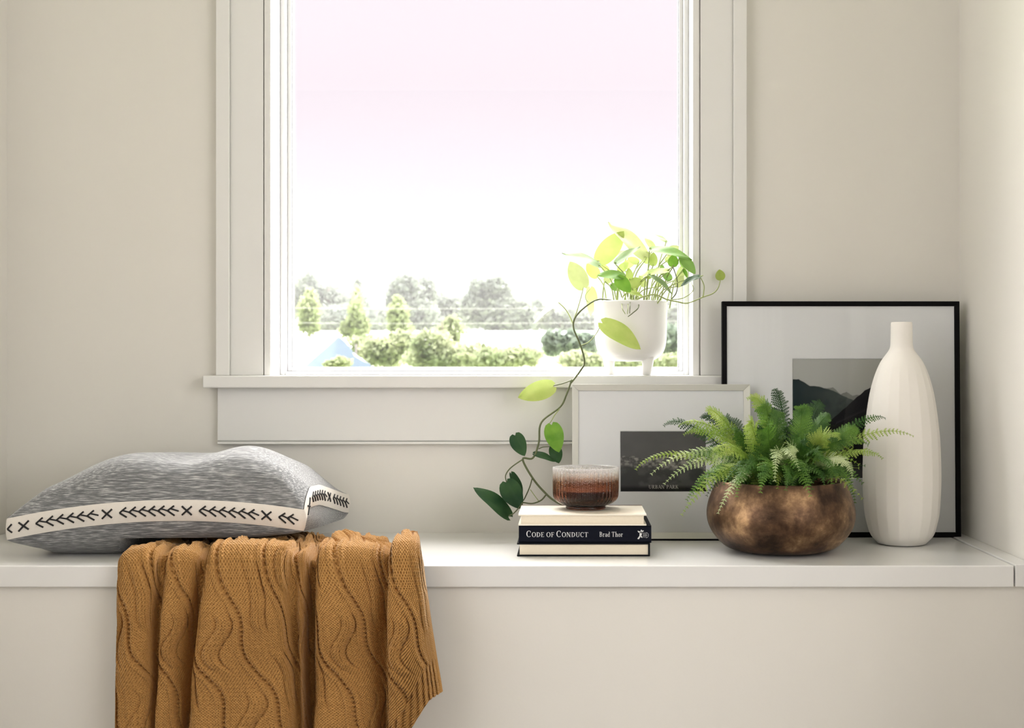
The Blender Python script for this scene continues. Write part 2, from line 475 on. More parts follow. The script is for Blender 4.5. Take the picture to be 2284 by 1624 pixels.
def mountain(U, V):
    c = np.zeros(U.shape + (3,)) + np.array((0.40, 0.41, 0.39))
    c = mixc(c, (0.36, 0.36, 0.32), sst(0.3, 1, U) * 0.8)
    n1 = fbm(U*6, np.zeros_like(U), 3) - .5
    n2 = fbm(U*9, np.zeros_like(U)+2, 5) - .5
    tex = fbm(U*14 + 7, V*20, 9)
    far = np.interp(U, [0, .35, .42, .5, .56, .62, .7, 1], [.74, .76, .77, .71, .735, .70, .70, .68]) + n2*.03
    c = mixc(c, (0.20, 0.21, 0.19), sst(0, .006, far - V))
    mid = np.interp(U, [0, .07, .18, .3, .42, .55, .7, 1], [.835, .84, .785, .765, .735, .68, .62, .55]) + n1*.03
    shade = np.interp(U, [0, .3, .6, 1], [0.0, .35, .85, 1])
    mc = np.zeros_like(c) + np.array((0.010, 0.022, 0.024))
    mc = mixc(mc, (0.085, 0.10, 0.09), np.clip(shade * (.3 + tex*.9) * sst(.3, .7, V + .2), 0, 1))
    t = sst(0, .008, mid - V)
    c = c*(1-t[..., None]) + mc*t[..., None]
    near = np.interp(U, [0, .2, .3, .45, .6, .75, .82, .95, 1], [.30, .40, .44, .53, .64, .735, .755, .835, .86]) + n2*.03
    nc = np.zeros_like(c) + np.array((0.005, 0.005, 0.007))
    streak = np.exp(-((V - .10 - .42*U)/.006)**2) + np.exp(-((V - .055 - .42*U)/.005)**2) + .6*np.exp(-((V - .30 - .36*U)/.008)**2)*(U > .45)
    nc = mixc(nc, (0.05, 0.05, 0.055), streak * .6)
    t = sst(0, .006, near - V)
    c = c*(1-t[..., None]) + nc*t[..., None]
    fog = sst(.18, .0, V) * (0.25 + .75*fbm(U*6, V*10, 21))
    return mixc(c, (0.12, 0.12, 0.13), fog * .8)
def rocks(U, V):
    n = fbm(U*5, V*4, 31)
    c = np.zeros(U.shape + (3,)) + np.array((0.085, 0.085, 0.085))
    c = mixc(c, (0.13, 0.13, 0.13), n*.6)
    ridge = np.interp(U, [0, .12, .3, .36, .5, .62, .75, 1], [.58, .585, .56, .55, .60, .57, .62, .55]) + (fbm(U*14, V*0, 33) - .5)*.06
    bottom = np.interp(U, [0, .3, .6, 1], [.44, .42, .41, .40]) + (fbm(U*10, V*0 + 4, 34) - .5)*.08
    rock = fbm(U*26, V*22, 35)
    rc = mixc(np.zeros_like(c) + np.array((0.08, 0.08, 0.08)), (0.30, 0.29, 0.27), sst(.35, .75, rock))
    t = sst(0, .01, ridge - V)
    c = c*(1-t[..., None]) + rc*t[..., None]
    t = sst(-.03, .05, bottom - V)
    low = mixc(np.zeros_like(c) + np.array((0.050, 0.053, 0.053)), (0.09, 0.09, 0.09), sst(.4, .7, fbm(U*8, V*9, 37)) * .8)
    c = c*(1-t[..., None]) + low*t[..., None]
    t = sst(.13, .05, V)
    return mixc(c, (0.012, 0.012, 0.013), t)

def picture_frame(name, label, x0, x1, z1, dbot, lean, thick, border, mrail, op, fn, lip=0.004, nx=150, nz=170, rail_bevel=0.0008, matc=None, foot=0.0005):
    W = x1 - x0; H = (z1 - BZ - foot) / math.cos(lean)
    root = thing(name, (x0, dbot, BZ + foot), label, 'picture frame', rot=(-lean, 0, 0))
    b = border
    def rail(p):  # mitred quad front outline -> prism with inner slope
        v = [(x, 0 if k in (0, 1) else lip, z) for k, (x, z) in enumerate(p)] + [(x, thick, z) for x, z in p]
        f = [(0,1,2,3), (7,6,5,4), (0,4,5,1), (1,5,6,2), (2,6,7,3), (3,7,4,0)]
        o = obj('rail', v, f, mrail, root, local=True); bevel(o, rail_bevel, 2)
    rail([(0, 0), (W, 0), (W-b, b), (b, b)])
    rail([(W, 0), (W, H), (W-b, H-b), (W-b, b)])
    rail([(W, H), (0, H), (b, H-b), (W-b, H-b)])
    rail([(0, H), (0, 0), (b, b), (b, H-b)])
    ox0, ox1, oz0, oz1 = op
    ym = lip + 0.003
    e = b - 0.002
    mv = [(e, ym, e), (W-e, ym, e), (W-e, ym, H-e), (e, ym, H-e),
          (ox0, ym, oz0), (ox1, ym, oz0), (ox1, ym, oz1), (ox0, ym, oz1)]
    s = 0.0014
    mv += [(ox0+s, ym+.0018, oz0+s), (ox1-s, ym+.0018, oz0+s), (ox1-s, ym+.0018, oz1-s), (ox0+s, ym+.0018, oz1-s)]
    mf = [(0,1,5,4), (1,2,6,5), (2,3,7,6), (3,0,4,7), (4,5,9,8), (5,6,10,9), (6,7,11,10), (7,4,8,11)]
    obj('mat_board', mv, mf, matc or M_MAT, root, local=True)
    picture('print', ox0, ox1, oz0, oz1, ym + 0.002, nx, nz, fn, root)
    MB().box(e, W-e, ym - 0.0025, ym - 0.001, e, H-e).build('glass', M_PICGLASS, root, local=True)
    MB().box(e, W-e, thick - 0.0015, thick - 0.0003, e, H-e).build('backing', M_GASKET, root, local=True)
    return root, W, H

bx0, bx1 = PX(1612, 2.672), PX(2144, 2.672)
bz1 = PZ(672, 2.684)
sc_b = 2.676 / F
big, BW, BH = picture_frame('picture_frame', 'large black framed mountain photograph leaning behind the white vase', bx0, bx1, bz1, 2.672, 0.024, 0.017, 0.0098,
    M_BLACK, (157*sc_b, 375*sc_b, 130*sc_b, 399*sc_b), mountain, lip=0.002, nx=220, nz=270)
sx0, sx1 = PX(1276, 2.636), PX(1676, 2.636)
sz1 = PZ(857, 2.66)
sc_s = 2.642 / F
small, SW, SH = picture_frame('picture_frame', 'smaller pale grey framed print leaning behind the candle and books', sx0, sx1, sz1, 2.626, 0.095, 0.0135, 0.0125,
    M_GREYF, (107*sc_s, 301*sc_s, 103*sc_s, 240*sc_s), rocks, lip=0.005, nx=260, nz=200, foot=0.0035)
M_INKW = mat('pale_print_ink', (0.42, 0.41, 0.38), 0.6)
put_text('print_lettering', [('URBAN PARK', 1.0)], (1447-1276)*sc_s, (1514-1276)*sc_s, (1204-1093)*sc_s, 8*sc_s, 0.0088, M_INKW, small, local=True)
MB().box(0.001, SW - 0.001, 0.0006, 0.0125, -0.0033, 0.0).build('shadow_strip', M_BLACK, small, local=True)  # black strip stands in for the shadow line under the frame

# ------------------------------------------------------------------ books
M_PAGES = mat('book_pages', (0.76, 0.68, 0.54), 0.8, noise=0.08, nscale=300)
M_CREAM = mat('cream_cover', (0.80, 0.74, 0.63), 0.5)
M_NAVY = mat('navy_jacket', (0.004, 0.005, 0.011), 0.45, spec=0.1)
M_DARKB = mat('black_boards', (0.006, 0.007, 0.009), 0.5, spec=0.1)
M_BROWN = mat('dark_spine_cloth', (0.10, 0.05, 0.035), 0.5)
M_TXT = mat('white_lettering', (0.62, 0.62, 0.62), 0.5)
M_TXTG = mat('grey_lettering', (0.22, 0.22, 0.23), 0.5)
DBK = 2.41
def book(label, x0, x1, z0, z1, y0, y1, spine, mc, mspine, bt=0.0028, ov=0.003, name='book'):
    r = thing(name, ((x0+x1)/2, (y0+y1)/2, z0), label, 'book', 'books stacked under the candle')
    bevel(MB().box(x0, x1, y0, y1, z0, z0 + bt).build('back_board', mc, r), 0.0008, 2)
    bevel(MB().box(x0, x1, y0, y1, z1 - bt, z1).build('front_board', mc, r), 0.0008, 2)
    px0, px1, py0, py1 = x0 + ov*1.6, x1 - ov*1.6, y0 + ov, y1 - ov
    if spine == 'front': py0 = y0 + 0.003
    if spine == 'rear': py1 = y1 - 0.003
    if spine == 'right': px1 = x1 - 0.0032
    MB().box(px0, px1, py0, py1, z0 + bt, z1 - bt).build('page_block', M_PAGES, r)
    if spine == 'front': s = MB().box(x0, x1, y0, y0 + 0.0028, z0, z1)
    elif spine == 'rear': s = MB().box(x0, x1, y1 - 0.0028, y1 + 0.001, z0 - 0.0, z1 + 0.0008)
    else: s = MB().box(x1 - 0.0034, x1, y0, y1, z0, z1)
    bevel(s.build('spine', mspine, r), 0.001, 2)
    return r
zb1 = BZ + 0.0242; zb2 = zb1 + 0.0312; zb3 = zb2 + 0.0205
book('black hardcover book with cream page edges showing, bottom of the stack', PX(1153, DBK), PX(1450, DBK), BZ + .0003, zb1, DBK, DBK + 0.158, 'right', M_DARKB, M_DARKB)
mid = book('dark navy hardcover book with white serif spine lettering, middle of the stack', PX(1157, DBK), PX(1453, DBK), zb1, zb2, DBK + 0.001, DBK + 0.16, 'front', M_NAVY, M_NAVY)
book('cream covered book under the amber glass candle, top of the stack', PX(1156, DBK), PX(1442, DBK), zb2, zb3, DBK - 0.001, DBK + 0.150, 'rear', M_CREAM, M_BROWN)
kb = DBK / F
def bz(py): return PZ(py, DBK)
put_text('spine_title', [('C', 1), ('ODE', .76), (' ', .6), ('OF', .76), (' ', .6), ('C', 1), ('ONDUCT', .76)],
         PX(1174, DBK), PX(1313, DBK), bz(1198), 14*kb, DBK + 0.0006, M_TXT, mid)
put_text('spine_author', [('Brad', 1), (' ', .8), ('Thor', 1)], PX(1337, DBK), PX(1390, DBK), bz(1197.5), 11*kb, DBK + 0.0006, M_TXT, mid)
lg = MB()
def lq(pts):  # pixel polygon on the spine
    lg.add([(PX(a, DBK), DBK + 0.0006, bz(b)) for a, b in pts], [tuple(range(len(pts)))])
lq([(1422, 1184), (1432, 1187), (1432, 1190), (1424, 1188)])
lq([(1427, 1187), (1433, 1187), (1430, 1197), (1426, 1197)])
lq([(1432, 1187), (1436, 1185), (1435, 1183), (1431, 1185)])
lq([(1426, 1196), (1429, 1197), (1425, 1203), (1421.5, 1202)])
lq([(1429, 1195), (1432, 1196), (1433, 1200), (1430, 1199)])
for a in np.linspace(0, 2*PI, 8)[:-1]:
    lq([(1430.5 + 1.7*math.cos(a), 1183.6 + 1.7*math.sin(a)), (1430.5 + 1.7*math.cos(a+.9), 1183.6 + 1.7*math.sin(a+.9)), (1430.5, 1183.6)])
lg.build('spine_emblem', M_TXT, mid)
lg = MB()
for q in arc_poly(1441, 1194, 6, 6.5, -90, 90, 1.3, 1.3): lq(q)
for x in (1434.5, 1437.5, 1440.5): lq([(x, 1188), (x+1.5, 1188), (x+1.5, 1199.5), (x, 1199.5)])
lq([(1434, 1193), (1444, 1193), (1444, 1195), (1434, 1195)])
lg.build('spine_emblem', M_TXTG, mid)

# ------------------------------------------------------------------ amber ribbed glass candle holder
def amber_mat():
    m, nt, b, out = new_mat('amber_glass')
    tc = nt.nodes.new('ShaderNodeTexCoord'); sp = nt.nodes.new('ShaderNodeSeparateXYZ')
    nt.links.new(tc.outputs['Object'], sp.inputs[0])
    rp = nt.nodes.new('ShaderNodeValToRGB')
    e = rp.color_ramp.elements
    e[0].position = 0.0; e[0].color = (0.20, 0.07, 0.035, 1)
    e[1].position = 1.0; e[1].color = (0.97, 0.96, 0.94, 1)
    for p, c in ((0.42, (0.26, 0.09, 0.045)), (0.62, (0.52, 0.23, 0.09)), (0.76, (0.84, 0.60, 0.40)), (0.88, (0.95, 0.91, 0.87))):
        k = e.new(p); k.color = (*c, 1)
    mr = nt.nodes.new('ShaderNodeMapRange'); mr.inputs['From Max'].default_value = 0.078
    nt.links.new(sp.outputs['Z'], mr.inputs['Value'])
    nz = nt.nodes.new('ShaderNodeTexNoise'); nz.inputs['Scale'].default_value = 300; nz.inputs['Detail'].default_value = 2
    nt.links.new(tc.outputs['Object'], nz.inputs['Vector'])
    ad = nt.nodes.new('ShaderNodeMath'); ad.operation = 'MULTIPLY_ADD'
    ad.inputs[1].default_value = 0.22; ad.inputs[2].default_value = -0.11
    nt.links.new(nz.outputs['Fac'], ad.inputs[0])
    a2 = nt.nodes.new('ShaderNodeMath'); a2.operation = 'ADD'
    nt.links.new(mr.outputs['Result'], a2.inputs[0]); nt.links.new(ad.outputs[0], a2.inputs[1])
    nt.links.new(a2.outputs[0], rp.inputs['Fac'])
    nt.links.new(rp.outputs['Color'], b.inputs['Base Color'])
    b.inputs['Transmission Weight'].default_value = 1.0
    b.inputs['Roughness'].default_value = 0.04
    b.inputs['IOR'].default_value = 1.45
    # seed bubbles in the glass: small bumps
    vo = nt.nodes.new('ShaderNodeTexVoronoi'); vo.inputs['Scale'].default_value = 420
    nt.links.new(tc.outputs['Object'], vo.inputs['Vector'])
    bp = nt.nodes.new('ShaderNodeBump'); bp.inputs['Strength'].default_value = 0.25; bp.inputs['Distance'].default_value = 0.001
    nt.links.new(vo.outputs['Distance'], bp.inputs['Height'])
    nt.links.new(bp.outputs['Normal'], b.inputs['Normal'])
    # the frosted clear upper band of the glass
    df = nt.nodes.new('ShaderNodeBsdfTranslucent'); df.inputs['Color'].default_value = (0.9, 0.9, 0.88, 1)
    d2 = nt.nodes.new('ShaderNodeBsdfDiffuse'); d2.inputs['Color'].default_value = (0.85, 0.84, 0.82, 1)
    m1 = nt.nodes.new('ShaderNodeMixShader'); nt.links.new(df.outputs[0], m1.inputs[1]); nt.links.new(d2.outputs[0], m1.inputs[2])
    fz = nt.nodes.new('ShaderNodeMapRange'); fz.inputs['From Min'].default_value = 0.66; fz.inputs['From Max'].default_value = 1.0; fz.inputs['To Max'].default_value = 0.36
    nt.links.new(a2.outputs[0], fz.inputs['Value'])
    m2 = nt.nodes.new('ShaderNodeMixShader'); nt.links.new(fz.outputs['Result'], m2.inputs['Fac'])
    nt.links.new(b.outputs['BSDF'], m2.inputs[1]); nt.links.new(m1.outputs[0], m2.inputs[2])
    nt.links.new(m2.outputs[0], out.inputs['Surface'])
    return m
M_AMBER = amber_mat()
CD = 2.50
ccx = PX(1306.5, CD)
hold = thing('candle_holder', (ccx, CD, zb3), 'amber brown ribbed glass candle holder with clear rim on the books', 'candle holder')
outer = [(0.030, 0.0), (0.036, 0.0008), (0.0375, 0.003), (0.037, 0.0055), (0.045, 0.009), (0.053, 0.0135), (0.0585, 0.020), (0.0603, 0.028), (0.0606, 0.045), (0.0607, 0.0775)]
outer = smooth_profile(outer, 4)
NRIB = 44
def ribs(th, i, z):
    k = min(1, max(0, (z - 0.010) / 0.012))
    return 1 + 0.034 * k * abs(math.cos(NRIB * th / 2)) ** .8 - 0.02 * k
v, f = lathe(outer, NRIB * 8, (ccx, CD, zb3), ribs)
inner = [(0.0583, 0.0778), (0.0575, 0.074), (0.0575, 0.030), (0.055, 0.022), (0.049, 0.016), (0.035, 0.013), (0.012, 0.012), (0.0001, 0.012)]
v2, f2 = lathe(inner, NRIB * 8, (ccx, CD, zb3))
n1 = len(v); nn = NRIB * 8
v = v + v2; f = f + [tuple(i + n1 for i in q) for q in f2]
lo = (len(outer) - 1) * nn
f += [(lo + k, lo + (k+1) % nn, n1 + (k+1) % nn, n1 + k) for k in range(nn)]
f.append(tuple(range(nn))[::-1])
obj('glass_bowl', v, f, M_AMBER, hold, smooth=True)
M_WAX = mat('candle_wax', (0.12, 0.045, 0.028), 0.5)
wv, wfc = lathe([(0.0001, 0.0125), (0.030, 0.0135), (0.047, 0.0165), (0.0535, 0.0225), (0.0562, 0.031), (0.0563, 0.035), (0.050, 0.036), (0.0001, 0.036)], 64, (ccx, CD, zb3))
obj('wax', wv, wfc, M_WAX, hold, smooth=True)
MB().tube([(ccx, CD, zb3 + 0.035), (ccx + 0.001, CD, zb3 + 0.045)], 0.001, 6).build('wick', M_DARKB, hold)

# ------------------------------------------------------------------ white ribbed vase
VD = 2.58
vcx = PX(2011, VD)
M_VASE = mat('vase_ceramic', (0.90, 0.87, 0.82), 0.6, noise=0.04, nscale=14, bump=0.05, bscale=180)
vase = thing('vase', (vcx, VD, BZ), 'tall white ribbed ceramic vase with a narrow neck before the black frame', 'vase')
ks = VD / F
hw = [(1213, 50), (1208, 56), (1192, 69), (1165, 77), (1136, 82), (1071, 85), (1000, 83.5), (963, 81), (920, 76), (881, 70), (850, 62.5), (825, 54), (806, 45), (792, 35), (781, 27.5), (770, 24.5), (745, 23.8), (725, 23.5), (719.5, 22.5)]
prof = [(0.0001, 0.0), (36*ks, 0.0)] + [(w*ks, max(0.0006, PZ(y, VD) - BZ)) for y, w in hw]
prof = [prof[0]] + smooth_profile(prof[1:], 5)
top = prof[-1][1]
prof += [(20.5*ks, top + 0.0004), (19*ks, top - 0.003), (18.5*ks, top - 0.04), (0.0001, top - 0.05)]
def vrib(th, i, z):
    k = sstep(0.0, 0.02, z) * (1 - sstep(0.31, 0.36, z))
    return 1 - 0.015 * k * (abs(math.sin(10 * th)) ** 0.8 - 0.6)
def sstep(a, b, x):
    t = min(1, max(0, (x - a) / (b - a))); return t*t*(3-2*t)
v, f = lathe(prof, 240, (vcx, VD, BZ + 0.0005), lambda th, i, z: vrib(th, i, z) if i < len(prof) - 4 else 1)
obj('body', v, f, M_VASE, vase, smooth=True)

# ------------------------------------------------------------------ bronze bowl with fern
def bronze_mat():
    m, nt, b, out = new_mat('aged_bronze')
    tc = nt.nodes.new('ShaderNodeTexCoord')
    n = nt.nodes.new('ShaderNodeTexNoise'); n.inputs['Scale'].default_value = 15; n.inputs['Detail'].default_value = 9
    n.inputs['Roughness'].default_value = 0.66; n.inputs['Distortion'].default_value = 0.12
    nt.links.new(tc.outputs['Object'], n.inputs['Vector'])
    rp = nt.nodes.new('ShaderNodeValToRGB'); e = rp.color_ramp.elements
    e[0].position = 0.36; e[0].color = (0.035, 0.021, 0.014, 1)
    e[1].position = 0.70; e[1].color = (0.50, 0.32, 0.17, 1)
    k = e.new(0.5); k.color = (0.115, 0.066, 0.038, 1)
    k = e.new(0.60); k.color = (0.24, 0.145, 0.08, 1)
    nt.links.new(n.outputs['Fac'], rp.inputs['Fac'])
    nt.links.new(rp.outputs['Color'], b.inputs['Base Color'])
    b.inputs['Metallic'].default_value = 0.85
    mr = nt.nodes.new('ShaderNodeMapRange'); mr.inputs['To Min'].default_value = 0.58; mr.inputs['To Max'].default_value = 0.34
    nt.links.new(n.outputs['Fac'], mr.inputs['Value']); nt.links.new(mr.outputs['Result'], b.inputs['Roughness'])
    n2 = nt.nodes.new('ShaderNodeTexNoise'); n2.inputs['Scale'].default_value = 20; n2.inputs['Detail'].default_value = 5
    nt.links.new(tc.outputs['Object'], n2.inputs['Vector'])
    bp = nt.nodes.new('ShaderNodeBump'); bp.inputs['Strength'].default_value = 0.35; bp.inputs['Distance'].default_value = 0.006
    nt.links.new(n2.outputs['Fac'], bp.inputs['Height']); nt.links.new(bp.outputs['Normal'], b.inputs['Normal'])
    return m
M_BRONZE = bronze_mat()
M_SOIL = mat('potting_soil', (0.03, 0.022, 0.016), 0.95, noise=0.5, nscale=90, bump=0.9, bscale=120)
FD = 2.485
fcx = PX(1740.5, FD)
kf = FD / F
fern = thing('potted_fern', (fcx, FD, BZ), 'bushy green fern in a round mottled bronze bowl', 'potted plant')
bh = [(1238, 70), (1236, 86), (1230, 104), (1216, 124), (1196, 145), (1172, 159.5), (1146, 164.5), (1120, 161), (1096, 152.5), (1080, 145.5), (1072, 142.5)]
bp_ = [(0.0001, 0.0), (66*kf, 0.0)] + [(w*kf, max(0.0005, PZ(y, FD) - BZ - 0.0035)) for y, w in bh]
bp_ = [bp_[0]] + smooth_profile(bp_[1:], 5)
topz = bp_[-1][1]
bp_ += [(141*kf, topz + 0.0012), (138*kf, topz), (141*kf, topz - 0.012), (146*kf, topz - 0.03), (100*kf, topz - 0.045)]
bowlz = BZ + 0.0035
v, f = lathe(bp_, 128, (fcx, FD, bowlz), lambda th, i, z: 1 + 0.006*math.sin(3*th+1) * min(1, z/0.04))
obj('bowl', v, f, M_BRONZE, fern, smooth=True)
for a in (-0.6, PI+0.6, 1.2, 1.9):
    q = MB(); cx, cy = fcx + 0.06*math.cos(a), FD + 0.06*math.sin(a)
    q.tube([(cx, cy, BZ + 0.0002), (cx, cy, BZ + 0.006)], 0.008, 10); q.build('foot_pad', M_DARKB, fern)
sv, sf = lathe([(0.0001, topz - 0.010), (0.06, topz - 0.012), (0.117, topz - 0.02)], 40, (fcx, FD, bowlz))
obj('soil', sv, sf, M_SOIL, fern, smooth=True)

M_FERN = {
 'green': leaf_mat('fern_green', (0.055, 0.15, 0.02), (0.17, 0.33, 0.05), 0.35, rough=0.5),
 'lime': leaf_mat('fern_lime', (0.24, 0.38, 0.05), (0.42, 0.52, 0.12), 0.40, rough=0.5),
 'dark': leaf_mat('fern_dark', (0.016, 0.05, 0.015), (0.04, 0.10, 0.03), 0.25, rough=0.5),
 'pale': leaf_mat('fern_pale', (0.36, 0.48, 0.20), (0.58, 0.66, 0.36), 0.35, rough=0.45),
 'mid': leaf_mat('fern_mid', (0.03, 0.10, 0.015), (0.10, 0.22, 0.035), 0.3, rough=0.5),
}
def frond(p0, p1, p2, p3, width, cname, face, steps=26, seedv=0):
    r = random.Random(seedv)
    p0, p1, p2, p3 = map(Vector, (p0, p1, p2, p3))
    b = MB()
    N = steps
    pts = []
    for i in range(N + 1):
        t = i / N; s = 1 - t
        pts.append(p0*s**3 + p1*3*s*s*t + p2*3*s*t*t + p3*t**3)
    b.tube(pts, [0.0013*(1-.75*i/N) for i in range(N+1)], 4)
    total = sum((pts[i+1]-pts[i]).length for i in range(N))
    for i in range(2, N + 1):
        t = i / N
        T = (pts[min(i+1, N)] - pts[i-1]).normalized()
        nrm = (Vector(face) - T * Vector(face).dot(T)).normalized()
        S = T.cross(nrm).normalized()
        L = width * (math.sin(PI * min(1, .12 + .9*t)) ** 0.7 * (1 - .35*t) if t < .985 else .12)
        L = max(L, width*.10)
        for sd in (-1, 1):
            ll = L * r.uniform(.8, 1.12)
            dirv = (S*sd*math.cos(.45) + T*math.sin(.45) + nrm*r.uniform(-.35, .15)).normalized()
            droop = -nrm * ll * r.uniform(.05, .3)
            side = dirv.cross(nrm).normalized()
            K = max(3, int(ll / 0.0028)); K = min(K, 9)
            base = pts[i]
            # midrib quad
            pv = []
            for k in range(K + 1):
                u = k / K
                pv.append(base + dirv*ll*u + droop*u*u)
            for k in range(K):
                u = (k + .5) / K
                c = (pv[k] + pv[k+1]) * .5
                wv = ll * .25 * (1 - u) ** .6 + 0.0009
                for s2 in (-1, 1):
                    tip = c + side*s2*wv + dirv*wv*.55 + nrm*r.uniform(-.2, .2)*wv
                    b.add([pv[k], pv[k+1], tip], [(0, 1, 2)])
            b.add([pv[-1], pv[-2] + side*.0006, pv[-1] + dirv*0.0022, pv[-2] - side*.0006], [(1, 2, 3)])
    return b.build('frond', M_FERN[cname], fern)
def C5(cx, cy): return 1400 + cx/3.172, 840 + cy/3.172
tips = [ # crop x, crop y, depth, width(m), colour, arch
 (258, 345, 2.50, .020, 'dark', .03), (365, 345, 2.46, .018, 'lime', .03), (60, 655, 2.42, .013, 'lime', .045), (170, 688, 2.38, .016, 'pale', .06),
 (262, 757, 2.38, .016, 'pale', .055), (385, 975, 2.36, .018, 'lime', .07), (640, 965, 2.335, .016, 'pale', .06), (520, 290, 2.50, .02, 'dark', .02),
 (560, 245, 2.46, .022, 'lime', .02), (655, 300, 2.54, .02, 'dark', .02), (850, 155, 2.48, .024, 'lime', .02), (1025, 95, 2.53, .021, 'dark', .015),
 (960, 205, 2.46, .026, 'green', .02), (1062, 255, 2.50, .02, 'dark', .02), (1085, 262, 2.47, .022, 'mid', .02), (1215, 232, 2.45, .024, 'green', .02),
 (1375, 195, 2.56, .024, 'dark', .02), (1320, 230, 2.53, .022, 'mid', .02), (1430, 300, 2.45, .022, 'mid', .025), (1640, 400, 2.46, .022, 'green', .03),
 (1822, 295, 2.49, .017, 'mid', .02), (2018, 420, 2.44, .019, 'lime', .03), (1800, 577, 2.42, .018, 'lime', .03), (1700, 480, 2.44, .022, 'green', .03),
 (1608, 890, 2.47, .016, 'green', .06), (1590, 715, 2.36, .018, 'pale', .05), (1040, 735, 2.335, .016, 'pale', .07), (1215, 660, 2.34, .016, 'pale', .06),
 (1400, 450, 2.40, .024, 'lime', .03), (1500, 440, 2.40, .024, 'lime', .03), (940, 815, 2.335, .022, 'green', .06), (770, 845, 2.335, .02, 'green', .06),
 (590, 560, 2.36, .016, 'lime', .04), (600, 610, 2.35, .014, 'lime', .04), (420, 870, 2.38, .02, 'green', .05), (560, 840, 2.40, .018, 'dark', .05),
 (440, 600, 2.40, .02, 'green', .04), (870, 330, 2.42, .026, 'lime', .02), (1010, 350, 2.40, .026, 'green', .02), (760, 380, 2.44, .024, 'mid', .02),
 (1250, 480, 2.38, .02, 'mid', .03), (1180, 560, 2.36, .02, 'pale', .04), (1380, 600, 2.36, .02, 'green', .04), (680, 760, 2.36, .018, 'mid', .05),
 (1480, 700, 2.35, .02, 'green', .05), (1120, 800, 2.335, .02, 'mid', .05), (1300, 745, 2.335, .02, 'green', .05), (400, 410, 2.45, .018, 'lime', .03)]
FC = Vector((fcx, FD, bowlz + topz - 0.012))
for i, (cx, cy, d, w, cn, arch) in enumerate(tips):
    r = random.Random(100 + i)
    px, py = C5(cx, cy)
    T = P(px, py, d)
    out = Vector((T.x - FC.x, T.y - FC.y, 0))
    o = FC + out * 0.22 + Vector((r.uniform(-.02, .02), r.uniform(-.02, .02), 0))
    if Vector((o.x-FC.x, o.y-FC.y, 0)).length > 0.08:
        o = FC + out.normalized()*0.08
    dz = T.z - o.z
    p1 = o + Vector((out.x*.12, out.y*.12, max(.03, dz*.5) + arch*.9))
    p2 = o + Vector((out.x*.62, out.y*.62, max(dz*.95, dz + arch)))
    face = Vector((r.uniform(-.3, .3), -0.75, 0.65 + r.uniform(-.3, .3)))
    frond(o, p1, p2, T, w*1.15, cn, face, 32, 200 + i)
for i in range(80):
    r = random.Random(900 + i)
    a = r.uniform(0, 2*PI); rr = r.uniform(.03, .135)
    hgt = r.uniform(.03, .115) * (1.25 - rr/.16)
    T = FC + Vector((rr*math.cos(a)*1.15, rr*math.sin(a) - .005, hgt))
    o = FC + Vector((r.uniform(-.05, .05), r.uniform(-.05, .05), 0))
    out = T - o
    p1 = o + Vector((out.x*.1, out.y*.1, hgt*.8)); p2 = o + Vector((out.x*.6, out.y*.6, hgt*1.15))
    face = Vector((r.uniform(-.4, .4), -.7, .7))
    frond(o, p1, p2, T, r.uniform(.020, .028), r.choice(['green', 'green', 'mid', 'mid', 'lime', 'dark']), face, 20, 1300 + i)

for i in range(26):
    r = random.Random(2100 + i)
    a = -PI/2 + (i/25 - .5)*2.9; rr = r.uniform(.105, .150)
    T = FC + Vector((rr*math.cos(a)*1.1, rr*math.sin(a), r.uniform(-.015, .05)))
    o = FC + Vector((r.uniform(-.05, .05), r.uniform(-.06, .02), 0))
    out = T - o
    p1 = o + Vector((out.x*.15, out.y*.15, .055)); p2 = o + Vector((out.x*.7, out.y*.7, max(.05, out.z + .035)))
    frond(o, p1, p2, T, r.uniform(.019, .026), r.choice(['green', 'mid', 'mid', 'lime', 'green']), Vector((r.uniform(-.4, .4), -.8, .6)), 24, 2300 + i)

# ------------------------------------------------------------------ pothos in a footed white pot
PDp = 2.762
pcx = PX(1407, PDp)
SZ = 0.7817
kp = PDp / F
M_POT = mat('pot_ceramic', (0.80, 0.79, 0.77), 0.45, noise=0.02, nscale=10)
poth = thing('potted_pothos', (pcx, PDp, SZ), 'trailing pothos vine in a white footed pot on the windowsill', 'potted plant')
ph = [(806, 18), (805.5, 40), (802, 54), (794, 66), (782, 74), (765, 78.5), (740, 80), (710, 81), (690, 81.5), (674, 82)]
pp = [(0.0001, PZ(806.5, PDp) - SZ)] + [(w*kp, PZ(y, PDp) - SZ) for y, w in ph]
pp = smooth_profile(pp, 4)
ptop = pp[-1][1]
pp += [(80.5*kp, ptop + .001), (77.5*kp, ptop), (76.5*kp, ptop - 0.02), (75*kp, ptop - 0.03)]
v, f = lathe(pp, 96, (pcx, PDp, SZ))
pot = obj('pot', v, f, M_POT, poth, smooth=True)
for a in (PI - 0.15, -0.75, 0.62):
    cx, cy = math.cos(a), math.sin(a)
    q = MB()
    q.tube([(pcx + cx*.046, PDp + cy*.046, SZ + 0.042), (pcx + cx*.0445, PDp + cy*.0445, SZ + 0.02), (pcx + cx*.042, PDp + cy*.042, SZ + 0.0004)], [0.0135, 0.0105, 0.0082], 16)
    q.build('leg', M_POT, pot, smooth=True)
sv, sf = lathe([(0.0001, ptop - .012), (0.04, ptop - .013), (76*kp, ptop - .016)], 32, (pcx, PDp, SZ))
obj('soil', sv, sf, M_SOIL, poth, smooth=True)

